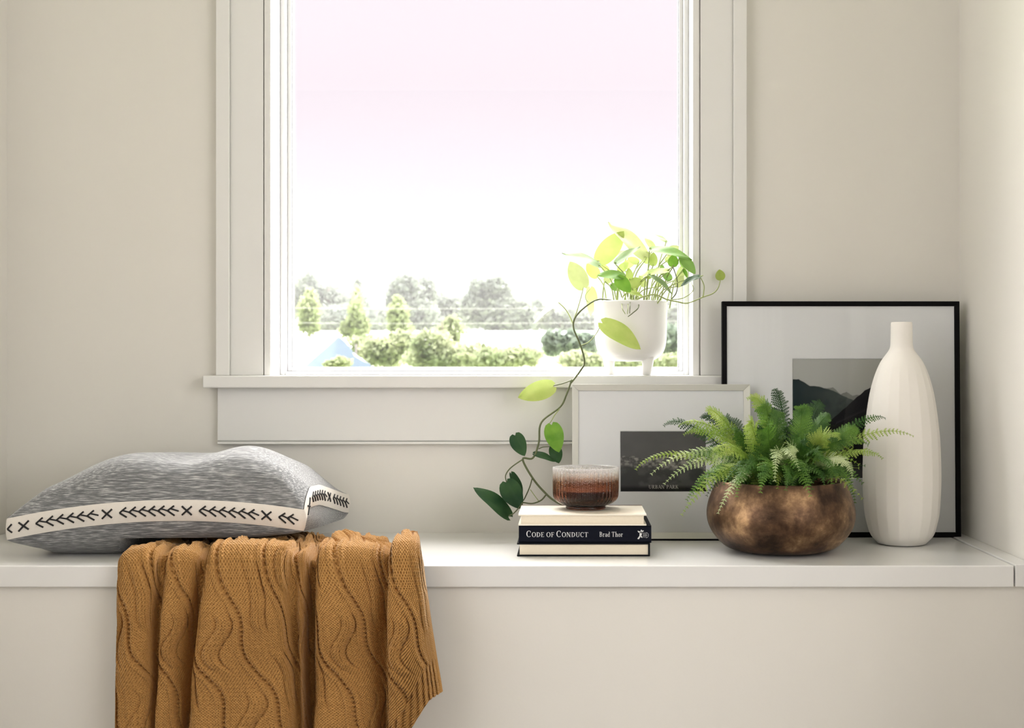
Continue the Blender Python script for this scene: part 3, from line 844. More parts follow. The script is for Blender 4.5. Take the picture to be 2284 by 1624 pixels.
M_PO = {
 'lime': leaf_mat('pothos_lime', (0.30, 0.40, 0.07), (0.42, 0.50, 0.13), 0.16, tcol=(0.50, 0.60, 0.20), nscale=30, rough=0.5, spec=0.22),
 'green': leaf_mat('pothos_green', (0.10, 0.24, 0.04), (0.20, 0.36, 0.08), 0.14, tcol=(0.34, 0.52, 0.14), nscale=30, rough=0.5, spec=0.22),
 'pale': leaf_mat('pothos_pale', (0.42, 0.48, 0.20), (0.52, 0.56, 0.28), 0.12, tcol=(0.52, 0.58, 0.26), nscale=30, rough=0.5, spec=0.22),
 'grey': leaf_mat('pothos_grey', (0.14, 0.24, 0.10), (0.24, 0.34, 0.15), 0.14, tcol=(0.4, 0.5, 0.22), nscale=30, rough=0.5, spec=0.22),
 'dark': leaf_mat('pothos_dark', (0.012, 0.045, 0.018), (0.035, 0.09, 0.03), 0.08, tcol=(0.08, 0.2, 0.05), nscale=30, rough=0.5, spec=0.22),
 'vivid': leaf_mat('pothos_vivid', (0.09, 0.24, 0.02), (0.20, 0.38, 0.05), 0.14, tcol=(0.25, 0.48, 0.06), nscale=30, rough=0.5, spec=0.22),
}
M_STEM = mat('pothos_stem', (0.30, 0.36, 0.12), 0.5)
M_VINE = mat('pothos_vine', (0.10, 0.12, 0.045), 0.55)
def leaf(base, tip, wpx, cname, kpx, curl=0.10, cup=0.18, flip=1, ratio=0.60, parent=None):
    base = Vector(base); tip = Vector(tip)
    d = tip - base; L = d.length; D = d.normalized()
    w_app = wpx * kpx
    wt = max(w_app, ratio * L)
    ct = min(1.0, w_app / wt); sn = math.sqrt(max(0, 1 - ct*ct))
    view = Vector((0, -1, 0)); view = (view - D*view.dot(D)).normalized()
    per = D.cross(view).normalized()
    if per.z < 0: per = -per
    nrm = (view*ct + per*sn*flip).normalized()
    S = D.cross(nrm).normalized()
    NL, NW = 14, 8
    v = []; f = []
    for i in range(NL + 1):
        t = i / NL
        hwid = (max(t, 0.0) ** .48) * (1 - t) ** .80
        hwid = hwid / 0.508 * (wt / 2)
        if i == 0: hwid = wt * 0.10
        for j in range(NW + 1):
            s = -1 + 2*j/NW
            back = -0.13 * L * (abs(s) ** 1.6) * (1 - t) ** 4 if i > 0 else -0.09*L*abs(s)
            x = t * L + back
            y = s * hwid
            z = -curl * L * (t - .35) ** 2 + cup * abs(s) * hwid * (1 - .4*t) + 0.012*L*math.sin(9*t + 3*s)
            v.append(base + D*x + S*y + nrm*(z + curl*L*.1225))
    for i in range(NL):
        for j in range(NW):
            a = i*(NW+1) + j
            f.append((a, a+1, a+NW+2, a+NW+1))
    o = obj('leaf', v, f, M_PO[cname], parent or poth, smooth=True)
    return o
def C4(cx, cy): return 1140 + cx/4.163, 470 + cy/4.163
def C3(cx, cy): return 1020 + cx/3.53, 820 + cy/3.53
def stem(pts, r0, r1, m=None, name='petiole'):
    c = catmull(pts, 7); n = len(c)
    q = MB(); q.tube(c, [r0 + (r1-r0)*i/(n-1) for i in range(n)], 6)
    return q.build(name, m or M_STEM, poth, smooth=True)
# base, tip (crop-4 pixels), apparent width, depth, tip depth change, colour
L4 = [
 ((1235, 430), (912, 92), 185, 2.76, .01, 'pale', 1), ((818, 468), (1050, 188), 225, 2.75, .01, 'lime', 1), ((815, 512), (482, 372), 95, 2.70, -.01, 'grey', 1),
 ((672, 712), (545, 468), 205, 2.74, .01, 'pale', 1), ((800, 610), (700, 488), 135, 2.77, .01, 'lime', 1), ((978, 486), (1198, 330), 85, 2.70, 0, 'grey', 1),
 ((1080, 395), (888, 446), 70, 2.79, .01, 'pale', 1), ((1035, 525), (1165, 455), 95, 2.78, .01, 'pale', 1), ((1045, 608), (802, 590), 105, 2.68, -.01, 'green', 1),
 ((985, 625), (1112, 755), 150, 2.675, 0, 'vivid', 1), ((1100, 635), (1092, 530), 80, 2.73, 0, 'lime', 1), ((1105, 690), (1222, 640), 120, 2.72, .01, 'lime', 1),
 ((1305, 362), (1685, 432), 110, 2.70, -.02, 'green', 1), ((1432, 290), (1315, 203), 55, 2.79, .02, 'grey', 1), ((1325, 355), (1243, 250), 75, 2.78, .01, 'pale', 1),
 ((1318, 505), (1322, 385), 95, 2.75, 0, 'lime', 1), ((1500, 515), (1512, 405), 120, 2.70, 0, 'vivid', 1), ((1588, 432), (1712, 588), 120, 2.69, -.01, 'green', 1),
 ((1755, 612), (1572, 692), 60, 2.68, -.01, 'dark', 1), ((1452, 556), (1185, 602), 75, 2.71, 0, 'lime', 1), ((1288, 600), (1505, 760), 65, 2.70, -.01, 'grey', 1),
 ((1600, 545), (1640, 625), 45, 2.72, 0, 'vivid', 1), ((1945, 640), (1935, 545), 110, 2.72, 0, 'lime', 1), ((440, 852), (198, 1045), 60, 2.76, .01, 'pale', 1),
 ((735, 722), (748, 975), 130, 2.79, 0, 'pale', 1), ((850, 1046), (1208, 1278), 215, 2.655, -.01, 'lime', 1), ((1085, 758), (1245, 802), 50, 2.70, 0, 'lime', 1),
 ((930, 690), (1010, 740), 80, 2.72, 0, 'green', 1), ((1395, 575), (1405, 500), 65, 2.74, 0, 'green', 1), ((1560, 625), (1605, 500), 95, 2.76, 0, 'pale', 1),
 ((1180, 480), (1080, 440), 80, 2.77, 0, 'pale', 1), ((1440, 470), (1490, 420), 70, 2.77, 0, 'pale', 1), ((900, 560), (830, 495), 70, 2.76, 0, 'lime', 1),
 ((1240, 700), (1190, 600), 80, 2.76, 0, 'pale', 1), ((1450, 400), (1560, 330), 110, 2.76, 0, 'pale', 1), ((1640, 520), (1560, 430), 100, 2.75, 0, 'green', 1),
 ((1290, 470), (1210, 380), 130, 2.77, 0, 'pale', 1), ((1540, 700), (1600, 600), 90, 2.74, 0, 'pale', 1), ((1000, 560), (1090, 480), 90, 2.74, 0, 'lime', 1), ((1480, 640), (1400, 560), 90, 2.73, 0, 'green', 1),
 ((880, 660), (960, 560), 100, 2.74, 0, 'pale', 1), ((1260, 620), (1330, 540), 90, 2.73, 0, 'lime', 1), ((1150, 760), (1060, 700), 80, 2.73, 0, 'lime', 1), ((1380, 700), (1350, 610), 70, 2.77, 0, 'pale', 1),
]
PC = Vector((pcx, PDp, SZ + ptop - 0.012))
for i, (b_, t_, w, d, dd, cn, fl) in enumerate(L4):
    r = random.Random(50 + i)
    B = P(*C4(*b_), d); T = P(*C4(*t_), d + dd)
    leaf(B, T, w, cn, d/F/4.163, curl=r.uniform(.05, .25), cup=r.uniform(.08, .25), flip=fl)
    if b_[1] > 800 or b_[0] > 1800 or b_[0] < 760: continue
    a = r.uniform(0, 2*PI); rr = r.uniform(0.01, .055)
    O = PC + Vector((0.35*(B.x-PC.x) + rr*math.cos(a)*.8, rr*math.sin(a), 0))
    Mid = (O + B)*.5 + Vector(((B.x-O.x)*-.15, r.uniform(-.008, .008), .012))
    stem([O, Mid, B + (B-T)*.05, B], .0014, .0009)
# special petioles
def c4p(l, d): return [P(*C4(a, b), d + (e[0] if e else 0)) for a, b, *e in l]
stem(c4p([(672, 712), (650, 800), (615, 920), (590, 990)], 2.72), .0008, .0012)
stem(c4p([(735, 722), (690, 790), (720, 850), (800, 830, .02)], 2.75), .0008, .0012)
stem(c4p([(440, 852), (500, 910), (545, 980), (580, 1060)], 2.74), .0011, .0014)
stem(c4p([(850, 1046), (820, 1090), (785, 1150), (720, 1220), (650, 1250)], 2.665), .0008, .001)
stem(c4p([(1945, 640), (1920, 720), (1870, 770), (1780, 803), (1640, 858), (1540, 845), (1440, 822), (1340, 780), (1240, 795), (1150, 830, .02)], 2.69), .0009, .0016)
stem(c4p([(1755, 612), (1790, 690), (1788, 760), (1780, 803)], 2.69), .0008, .0012)
stem(c4p([(1500, 515), (1530, 600), (1545, 690), (1530, 770), (1480, 830)], 2.70), .0009, .0012, M_VINE)
stem(c4p([(1670, 660), (1690, 740), (1600, 810), (1470, 828)], 2.695), .0007, .001)
stem(c4p([(1190, 815, .01), (1180, 900, -.08), (1130, 950, -.085), (1085, 985, -.087)], 2.745), .0014, .0008, M_VINE, 'vine')
stem(c4p([(1030, 810, .0), (1030, 900, -.075), (1060, 960, -.08)], 2.74), .0009, .0007)
stem(c4p([(1085, 800, .0), (1085, 900, -.08), (1080, 960, -.082)], 2.745), .001, .0007)
stem(c4p([(1105, 800, .0), (1105, 880, -.082), (1100, 955, -.084)], 2.745), .0011, .0007, M_VINE)
# the long trailing vine
vine = [P(*C4(930, 828), 2.75), P(*C4(810, 824), 2.69), P(*C4(700, 885), 2.665), P(*C4(600, 985), 2.66), P(*C4(580, 1090), 2.66), P(*C4(640, 1240), 2.66), P(*C4(682, 1400), 2.665),
        P(*C4(640, 1490), 2.67), P(*C4(555, 1600), 2.672), P(*C3(900, 100), 2.672), P(*C3(860, 210), 2.67), P(*C3(810, 310), 2.668), P(*C3(662, 432), 2.66),
        P(*C3(642, 590), 2.655), P(*C3(595, 712), 2.65), P(*C3(515, 722), 2.65), P(*C3(600, 880), 2.645), P(*C3(705, 1000), 2.635), P(*C3(775, 1055), 2.62), P(*C3(830, 1080), 2.61)]
stem(vine, .0017, .0021, M_VINE, 'vine')
def c3p(l, d): return [P(*C3(a, b), d) for a, b in l]
stem(c3p([(900, 100), (830, 125), (750, 145)], 2.668), .0012, .0009, M_VINE)
stem(c3p([(805, 325), (770, 370), (740, 420), (722, 445)], 2.66), .0010, .0008)
stem(c3p([(515, 722), (420, 790), (380, 850), (388, 905)], 2.642), .0013, .0010, M_VINE)
stem(c3p([(592, 862), (570, 940), (530, 1030), (515, 1050)], 2.64), .0012, .001, M_VINE)
stem(c3p([(700, 1000), (660, 1045), (590, 1070), (515, 1062)], 2.63), .0015, .0012, M_VINE)
stem(c3p([(515, 1062), (480, 1110), (440, 1150), (405, 1168)], 2.62), .0012, .001, M_VINE)
stem(c3p([(575, 960), (610, 1010), (640, 1050)], 2.635), .0007, .0007)
stem(c3p([(640, 640), (680, 625), (760, 620)], 2.65), .0010, .0008, M_VINE)
k3 = 2.64 / F / 3.53
L3 = [((752, 148), (478, 236), 185, 2.665, -.01, 'lime'), ((742, 452), (800, 665), 180, 2.655, -.02, 'vivid'), ((760, 615), (800, 755), 125, 2.66, 0, 'dark'),
      ((605, 680), (775, 735), 55, 2.655, 0, 'dark'), ((388, 905), (502, 1112), 200, 2.635, -.015, 'dark'),
      ((402, 1172), (135, 936), 120, 2.62, -.01, 'dark'), ((425, 840), (515, 1060), 75, 2.645, 0, 'dark'), ((455, 535), (530, 695), 150, 2.65, -.015, 'dark')]
for i, (b_, t_, w, d, dd, cn) in enumerate(L3):
    leaf(P(*C3(*b_), d), P(*C3(*t_), d + dd), w, cn, k3, curl=.15, cup=.55 if i in (4, 7) else .22)

# ------------------------------------------------------------------ cushion
def cr_interp(tk, vals, t):
    from math import floor
    n = len(tk)
    i = np.clip(np.searchsorted(tk, t, side='right') - 1, 0, n - 2)
    x0, x1 = tk[i], tk[i+1]
    m = np.gradient(vals, tk)
    # monotone limiting
    dl = np.diff(vals)/np.diff(tk)
    mm = np.zeros(n); mm[1:-1] = np.where(dl[:-1]*dl[1:] > 0, 2*dl[:-1]*dl[1:]/(dl[:-1]+dl[1:] + 1e-12), 0); mm[0] = dl[0]; mm[-1] = dl[-1]
    h = x1 - x0; s = (t - x0)/h
    return (2*s**3-3*s**2+1)*vals[i] + (s**3-2*s**2+s)*h*mm[i] + (-2*s**3+3*s**2)*vals[i+1] + (s**3-s**2)*h*mm[i+1]
def heather_mat():
    m, nt, b, out = new_mat('heathered_grey_linen')
    tc = nt.nodes.new('ShaderNodeTexCoord')
    mp = nt.nodes.new('ShaderNodeMapping'); mp.inputs['Scale'].default_value = (38, 400, 640)
    nt.links.new(tc.outputs['Object'], mp.inputs['Vector'])
    n = nt.nodes.new('ShaderNodeTexNoise'); n.inputs['Scale'].default_value = 1; n.inputs['Detail'].default_value = 4; n.inputs['Roughness'].default_value = .6
    nt.links.new(mp.outputs['Vector'], n.inputs['Vector'])
    rp = nt.nodes.new('ShaderNodeValToRGB'); e = rp.color_ramp.elements
    e[0].position = 0.33; e[0].color = (0.08, 0.084, 0.088, 1)
    e[1].position = 0.70; e[1].color = (0.50, 0.50, 0.49, 1)
    k = e.new(0.50); k.color = (0.15, 0.154, 0.158, 1)
    nt.links.new(n.outputs['Fac'], rp.inputs['Fac']); nt.links.new(rp.outputs['Color'], b.inputs['Base Color'])
    b.inputs['Roughness'].default_value = 0.85
    b.inputs['Sheen Weight'].default_value = 0.32
    n2 = nt.nodes.new('ShaderNodeTexNoise'); n2.inputs['Scale'].default_value = 900
    nt.links.new(tc.outputs['Object'], n2.inputs['Vector'])
    bp = nt.nodes.new('ShaderNodeBump'); bp.inputs['Strength'].default_value = .4; bp.inputs['Distance'].default_value = .0006
    nt.links.new(n2.outputs['Fac'], bp.inputs['Height']); nt.links.new(bp.outputs['Normal'], b.inputs['Normal'])
    return m
M_HEATH = heather_mat()
M_BAND = mat('cream_ribbon', (0.74, 0.70, 0.64), 0.8, noise=0.08, nscale=120, bump=0.5, bscale=900)
M_STITCH = mat('black_thread', (0.012, 0.012, 0.013), 0.8)
PXC, PYC, PHW, PHD = -0.728, 2.548, 0.2615, 0.172
BH2 = 0.0185
SLT = np.array([-1, -.85, -.65, -.3, .1, .5, .85, 1.0]); SLV = np.array([0, .022, .036, .035, .026, .014, .003, 0])
def side_lift(t): return float(cr_interp(SLT, SLV, np.array([t]))[0])
def pil_seam(s, t):
    """seam position for s,t in [-1,1] (on the rim when |s|=1 or |t|=1)"""
    x = PXC + s*PHW*(1 - 0.028*(1 - t*t)) + 0.012*(t + 1) - 0.004
    y = PYC + t*PHD*(1 - 0.05*(1 - s*s))
    z = 0.521 + 0.024*(1 - s*s)*(0.75 - .25*t) + side_lift(t)*(0.7 + 0.3*s) + 0.008*s - 0.006*(t + 1)/2
    return x, y, z
def pil_top(s, t):
    x, y, z = pil_seam(s, t)
    h = 0.060*(max(0, 1 - s*s)) ** .75 * (max(0, 1 - t*t)) ** .75
    rim = min(1, (1 - max(abs(s), abs(t))) * 6)
    h += 0.014 * rim
    h -= 0.022*math.exp(-((s - .12)/.30)**2 - ((t + .25)/.55)**2)
    h += 0.012*math.exp(-((s - .55)/.25)**2 - ((t - .0)/.5)**2)
    h += 0.006*math.exp(-((s + .30)/.25)**2 - ((t - .3)/.5)**2)
    h += rim*0.003*math.sin(7*s + 4*t)
    return x, y, z + BH2 + h
def pil_bot(s, t):
    x, y, z = pil_seam(s, t)
    h = 0.105*(max(0, 1 - s*s)) ** .38 * (max(0, 1 - t*t)) ** .5
    crease = 0.005*math.exp(-((s + .22)/.035)**2)*max(0, -t)**.3*min(1, (1+t)*6) + 0.004*math.exp(-((s + .05)/.03)**2)*min(1, (1+t)*6)
    zz = z - BH2 - h + crease
    lo = BZ + 0.0008 + 0.034*sstep(-.36, -.24, s)
    return x, y, max(zz, lo)
cush = thing('cushion', (PXC, PYC, BZ), 'grey heathered cushion with a white stitched ribbon border, lying on the throw', 'cushion')
def grid_uv(fn, n=80, m=60):
    def g(k, q): return math.sin((k/q*2 - 1)*PI/2)
    v = [fn(g(i, n), g(j, m)) for i in range(n + 1) for j in range(m + 1)]
    f = [(i*(m+1)+j, (i+1)*(m+1)+j, (i+1)*(m+1)+j+1, i*(m+1)+j+1) for i in range(n) for j in range(m)]
    return v, f
v, f = grid_uv(pil_top, 110, 80)
obj('top_cover', v, f, M_HEATH, cush, smooth=True)
v, f = grid_uv(pil_bot, 110, 80)
obj('bottom_cover', v, [q[::-1] for q in f], M_HEATH, cush, smooth=True)
def rim(u):
    """u in [0,4): front, right, back, left"""
    k = int(u) % 4; q = (u - int(u))*2 - 1
    s, t = [(q, -1), (1, q), (-q, 1), (-1, -q)][k]
    return Vector(pil_seam(s, t)), [Vector((0, -1, 0)), Vector((1, 0, 0)), Vector((0, 1, 0)), Vector((-1, 0, 0))][k]
def band_pt(u, w, off=0.0):
    p, n = rim(u)
    return p + Vector((0, 0, w*BH2)) + n*(0.0015 + 0.004*(1 - w*w) + off)
NB = 240; NWB = 8
v = []; f = []
for i in range(NB):
    for j in range(NWB + 1):
        v.append(band_pt(4*i/NB, -1.02 + 2.04*j/NWB))
for i in range(NB):
    for j in range(NWB):
        a = i*(NWB+1) + j; b2 = ((i+1) % NB)*(NWB+1) + j
        f.append((a, b2, b2+1, a+1))
band = obj('ribbon_border', v, f, M_BAND, cush, smooth=True)
def stitch(paths, name='stitched_motif'):
    """paths in (metres along side from its left end, -1..1 height) already mapped to u,w"""
    b = MB()
    for pth, hwid in paths:
        for (u0, w0), (u1, w1) in zip(pth[:-1], pth[1:]):
            n = 3
            p = [band_pt(u0 + (u1-u0)*k/n, w0 + (w1-w0)*k/n, .0006) for k in range(n+1)]
            b.tube(p, hwid, 5)
    b.build(name, M_STITCH, band)
SL = 2*PHW; SR = 2*PHD
def front_u(px): return max(0.003, min(.997, (px - 20)/(680 - 20)))
def xmotif(uc, du): stitch([([(uc - du, -.42), (uc + du, .42)], .0017), ([(uc - du, .42), (uc + du, -.42)], .0017)])
def chev(u, du):
    return [([(u + du*1.1, .46), (u, .0), (u + du*1.2, -.48)], .0016), ([(u + du*.5, .2), (u + du*1.9, -.05)], .0014)]
dX = 11/660
for px in (59, 242, 420, 599): xmotif(front_u(px), dX)
stitch([([(front_u(33), .40), (front_u(24), 0), (front_u(34), -.42)], .0016)])
for a, b2, n in ((86, 207, 6), (270, 385, 6), (448, 566, 6), (627, 668, 3)):
    for k in range(n):
        uu = front_u(a + (b2 - a)*k/(n - 1 if n > 1 else 1)*.93)
        if front_u(a + (b2 - a)*k/(n - 1)*.93) < .975: stitch(chev(uu, 13/660))
for uc in (1.08, 1.56): xmotif(uc, .03)
for k in range(6): stitch(chev(1.16 + k*.055, .035))
for k in range(5): stitch(chev(1.64 + k*.06, .035))

# ------------------------------------------------------------------ knitted throw
def knit_mat():
    m, nt, b, out = new_mat('ochre_knit_wool')
    uvn = nt.nodes.new('ShaderNodeUVMap'); uvn.uv_map = 'UVMap'
    n = nt.nodes.new('ShaderNodeTexNoise'); n.inputs['Scale'].default_value = 1.3; n.inputs['Detail'].default_value = 3
    nt.links.new(uvn.outputs['UV'], n.inputs['Vector'])
    mx = nt.nodes.new('ShaderNodeMix'); mx.data_type = 'RGBA'
    mx.inputs['A'].default_value = (0.37, 0.19, 0.055, 1); mx.inputs['B'].default_value = (0.44, 0.235, 0.075, 1)
    nt.links.new(n.outputs['Fac'], mx.inputs['Factor']); nt.links.new(mx.outputs['Result'], b.inputs['Base Color'])
    b.inputs['Roughness'].default_value = 0.9
    b.inputs['Specular IOR Level'].default_value = 0.2
    b.inputs['Sheen Weight'].default_value = 0.5
    b.inputs['Sheen Roughness'].default_value = 0.35
    b.inputs['Sheen Tint'].default_value = (1.0, 0.88, 0.72, 1)
    w = nt.nodes.new('ShaderNodeTexNoise'); w.inputs['Scale'].default_value = 9
    nt.links.new(uvn.outputs['UV'], w.inputs['Vector'])
    bp = nt.nodes.new('ShaderNodeBump'); bp.inputs['Strength'].default_value = .35; bp.inputs['Distance'].default_value = .001
    nt.links.new(w.outputs['Fac'], bp.inputs['Height']); nt.links.new(bp.outputs['Normal'], b.inputs['Normal'])
    return m
M_KNIT = knit_mat()
# fold knots: pixel at the bench edge, pixel at the bottom of the frame, offset in cm, top-surface factor
KN = [(247, 250, 0.8), (264, 262, 2.2), (305, 296, 3.0), (338, 322, 2.4), (350, 334, 0.9), (358, 338, 1.0), (372, 350, 2.6), (398, 372, 2.7), (428, 394, 1.7), (439, 403, 0.4), (449, 410, 0.25),
      (455, 413, 1.7), (468, 428, 3.6), (520, 490, 3.9), (580, 560, 3.7), (632, 640, 3.1), (646, 662, 1.7), (655, 668, 1.6), (670, 680, 2.5), (680, 687, 1.0), (685, 691, 0.3), (695, 698, 0.25), (700, 702, 1.5),
      (712, 712, 3.3), (770, 765, 3.4), (825, 825, 2.4), (858, 862, 1.1), (866, 872, 1.6), (869, 872, 3.8), (885, 888, 4.6), (915, 930, 4.6), (934, 985, 3.4), (936, 1016, 1.8)]
KN = np.array(KN)
KN[:, 2] = 0.25 + (KN[:, 2] - 0.25)*2.05
NU, NV = 1020, 690
DH = 2.25
kx_top = (KN[:, 0] - VX)*DH/F; kx_bot = (KN[:, 1] - VX)*DH/F; ko = KN[:, 2]*0.01
seg = np.sqrt(np.diff((kx_top + kx_bot)/2)**2 + np.diff(ko)**2)
arc = np.concatenate([[0], np.cumsum(seg)])        # metres of cloth across
A = np.linspace(0, arc[-1], NU)
xt = cr_interp(arc, kx_top, A); xb = cr_interp(arc, kx_bot, A); of = cr_interp(arc, ko, A)
un = A/arc[-1]
pxt = cr_interp(arc, KN[:, 0], A)
ystart = np.interp(pxt, [250, 640, 690, 760, 830, 905, 940], [2.56, 2.56, 2.50, 2.47, 2.44, 2.40, 2.37])
zbot = np.interp(pxt, [250, 700, 800, 868, 900, 938], [0.09, 0.09, 0.12, 0.150, 0.185, 0.262])
R = 0.012
topL = ystart - (DF + R*0.0); corner = R*PI/2; hang = (BZ - 0.0) - zbot
rows = np.linspace(0, 1, NV)
AA, VV = np.meshgrid(A, rows, indexing='ij')
TL = topL[:, None]; HL = hang[:, None]
S = VV*(TL + corner + HL)
bc = S - TL                                        # distance past the edge (m)
ang = np.clip(bc/corner, 0, 1)*PI/2
yb = np.where(bc < 0, DF - bc, DF) ; yb = np.where(bc >= 0, DF - R*np.sin(ang)*0.0 - 0.0, yb)
# base path: along the bench, quarter turn of radius R centred on (DF, BZ - R)... kept just outside the wood
yb = np.where(bc < 0, DF + 0.0 - bc, DF - R*np.sin(ang)*0.25)
zb_ = np.where(bc < 0, BZ, BZ - np.maximum(bc - corner, 0) - R*(1 - np.cos(ang))*0.25)
ny = -np.sin(ang); nz_ = np.cos(ang)
# soften corner normal over a longer stretch
sm = sst(-0.035, 0.05, bc)
ny = -np.sin(sm*PI/2); nz_ = np.cos(sm*PI/2)
back = np.clip(-bc/0.12, 0, 1)
right = sst(0.60, 0.66, un)[:, None]
amp = 0.50 + 0.50*sst(-0.01, 0.10, bc)
amp = amp*(1 - back*(0.55 - 0.30*right))
off = of[:, None]*amp + 0.007
fr_h = np.clip(bc/0.36, 0, 1.15)
wob = 0.004*np.sin(un*40)[:, None]*np.sin(fr_h*5 + un[:, None]*9)
off = off + 0.003*np.sin(bc*38 + un[:, None]*23)*np.clip(bc*8, 0, 1)
# bunched lumps of cloth on the bench at the right
off = off + right*np.where(bc < 0.03, 1, 0)*0
lump = right*(0.012*np.exp(-((bc + 0.10)/0.03)**2 - ((un[:, None] - .685)/.03)**2) + 0.010*np.exp(-((bc + 0.02)/0.03)**2 - ((un[:, None]-.80)/.05)**2)
              - 0.010*np.exp(-((bc + 0.045)/0.018)**2 - ((un[:, None]-.79)/.05)**2))
off = off + lump
# relief of the cables (cm units)
a = AA*100; b_ = bc*100
W = 8.2
p = (a - 0.47*b_)/W + 0.11*np.sin(2*PI*b_/13.0 + 0.6)
fi = np.floor(p); fr = p - fi
fd = np.minimum(fr, 1 - fr)*W                      # cm to the nearest groove
rel = -0.72*np.exp(-(fd/0.30)**2)*(0.65 + 0.35*np.cos(2*PI*b_/0.75))
rel += 0.40*np.exp(-((fr*W - 0.9)/0.45)**2) + 0.36*np.exp(-(((1-fr)*W - 0.85)/0.42)**2)
rel += 0.30*np.sin(PI*fr)
qv = b_/13.0 + 0.5*fi; qf = qv - np.floor(qv)
xc = 0.52 + 0.17*np.sin(2*PI*qf)
dd_ = (fr - xc)*W
win_ = sst(.08, .25, qf)*sst(.95, .75, qf)
rel += win_*(0.55*np.exp(-(dd_/0.8)**2)*(1 + 0.35*np.cos(2*PI*dd_/0.52)) - 0.55*np.exp(-((dd_ - 1.25)/0.24)**2) - 0.36*np.exp(-((dd_ + 1.25)/0.22)**2) - 0.22*np.exp(-(dd_/0.15)**2))
# ribbed hem
hem_d = (HL*100 - (bc - corner)*100)
hem = sst(6.0, 5.2, hem_d)
ribr = 0.36*np.cos(2*PI*a/1.15)
rel = rel*(1 - hem) + ribr*hem
rel += 0.10*np.cos(2*PI*(dd_ if False else fd)/0.55)*np.exp(-(fd/1.6)**2)*(1 - hem)
# stitches: staggered small holes
ash = a - 0.30*b_ + 0.5*np.sin(2*PI*b_/13.0 + 0.6)
hole = np.cos(2*PI*ash/0.50)*np.cos(2*PI*b_/0.44)
rel += -0.36*sst(0.10, 0.85, hole) + 0.05*np.cos(2*PI*ash/1.0 + PI)
edge_in = np.minimum(AA, arc[-1] - AA)
off = np.maximum(off + rel*0.01*sst(0.0, 0.012, edge_in), 0.003) - 0.004*sst(0.008, 0.0, edge_in)
X = xt[:, None]*(1 - np.clip(fr_h, 0, 2)) + xb[:, None]*fr_h + wob*np.clip(bc*6, 0, 1)
edge_r = sst(0.90, 1.0, un)[:, None]
flare = np.interp(fr_h, [0, .19, .38, .55, .75, 1.0], [0, .10, .12, .10, .04, 0])
X = X + edge_r*flare*0.12*(xb[-1]-kx_top[-1])/0.045*0.2
X = X - edge_r*np.clip(-bc/0.07, 0, 1.3)*0.026
Y = yb + ny*off
Z = zb_ + nz_*off
Y = np.minimum(Y, np.where(bc > 0.02, DF - 0.0055, 9))
Z = np.maximum(Z, np.where(bc < 0.0, BZ + 0.005, -9))
vv = np.stack([X, Y, Z], -1).reshape(-1, 3)
idx = np.arange(NU*NV).reshape(NU, NV)
ff = np.stack([idx[:-1, :-1], idx[:-1, 1:], idx[1:, 1:], idx[1:, :-1]], -1).reshape(-1, 4)
uvs = np.stack([a, b_], -1).reshape(-1, 2)
throw = obj('knitted_throw', vv, ff, M_KNIT, None, smooth=True, uv=uvs)
tag(throw, 'ochre brown cable-knit throw hanging over the bench edge from under the cushion', 'throw blanket')

# ------------------------------------------------------------------ outside
M_OUTG = mat('grass_ground', (0.30, 0.36, 0.18), 0.9, noise=0.3, nscale=1.5)
def out_leaf(name, c1, c2, ns=0.6): return leaf_mat(name, c1, c2, 0.35, rough=0.8, nscale=ns, spec=0.1)
M_FAR = out_leaf('far_foliage', (0.15, 0.175, 0.15), (0.22, 0.245, 0.20))
M_CON = out_leaf('young_tree_foliage', (0.24, 0.28, 0.15), (0.34, 0.38, 0.22))
M_BUSH = out_leaf('bush_foliage', (0.17, 0.21, 0.11), (0.36, 0.385, 0.25), 2.0)
M_HEDGE = out_leaf('hedge_foliage', (0.14, 0.18, 0.14), (0.20, 0.24, 0.19), 1.5)
M_BARK = mat('bark', (0.22, 0.19, 0.16), 0.9, noise=0.3, nscale=6)
M_SIDING = mat('white_siding', (0.85, 0.83, 0.84), 0.6)
M_TARP = mat('blue_tarp', (0.15, 0.19, 0.34), 0.6, noise=0.25, nscale=3, col2=(0.22, 0.26, 0.40))
GZ = -0.45
tag(MB().box(-60, 60, 3.4, 140, GZ - 0.2, GZ).build('ground', M_OUTG), 'green garden ground outside the window', 'ground', kind='structure')
def crown(blobs, n, size, seed):
    r = np.random.default_rng(seed)
    vol = np.array([bb[3]*bb[4]*bb[5] for bb in blobs]) ** .67
    ch = r.choice(len(blobs), n, p=vol/vol.sum())
    B = np.array(blobs)[ch]
    d = r.normal(size=(n, 3)); d /= np.linalg.norm(d, axis=1)[:, None]
    rad = r.random(n) ** .4
    rad *= 0.82 + 0.3*r.random(n)
    c = B[:, :3] + d*rad[:, None]*B[:, 3:6]
    e1 = r.normal(size=(n, 3)); e1 /= np.linalg.norm(e1, axis=1)[:, None]
    e2 = np.cross(e1, r.normal(size=(n, 3))); e2 /= np.linalg.norm(e2, axis=1)[:, None]
    s = (size*(0.6 + .8*r.random(n)))[:, None]
    q = np.stack([c - e1*s, c + e2*s*.55, c + e1*s, c - e2*s*.55], 1).reshape(-1, 3)
    q[:, 2] = np.maximum(q[:, 2], GZ + .02)
    return q, np.arange(4*n).reshape(n, 4)
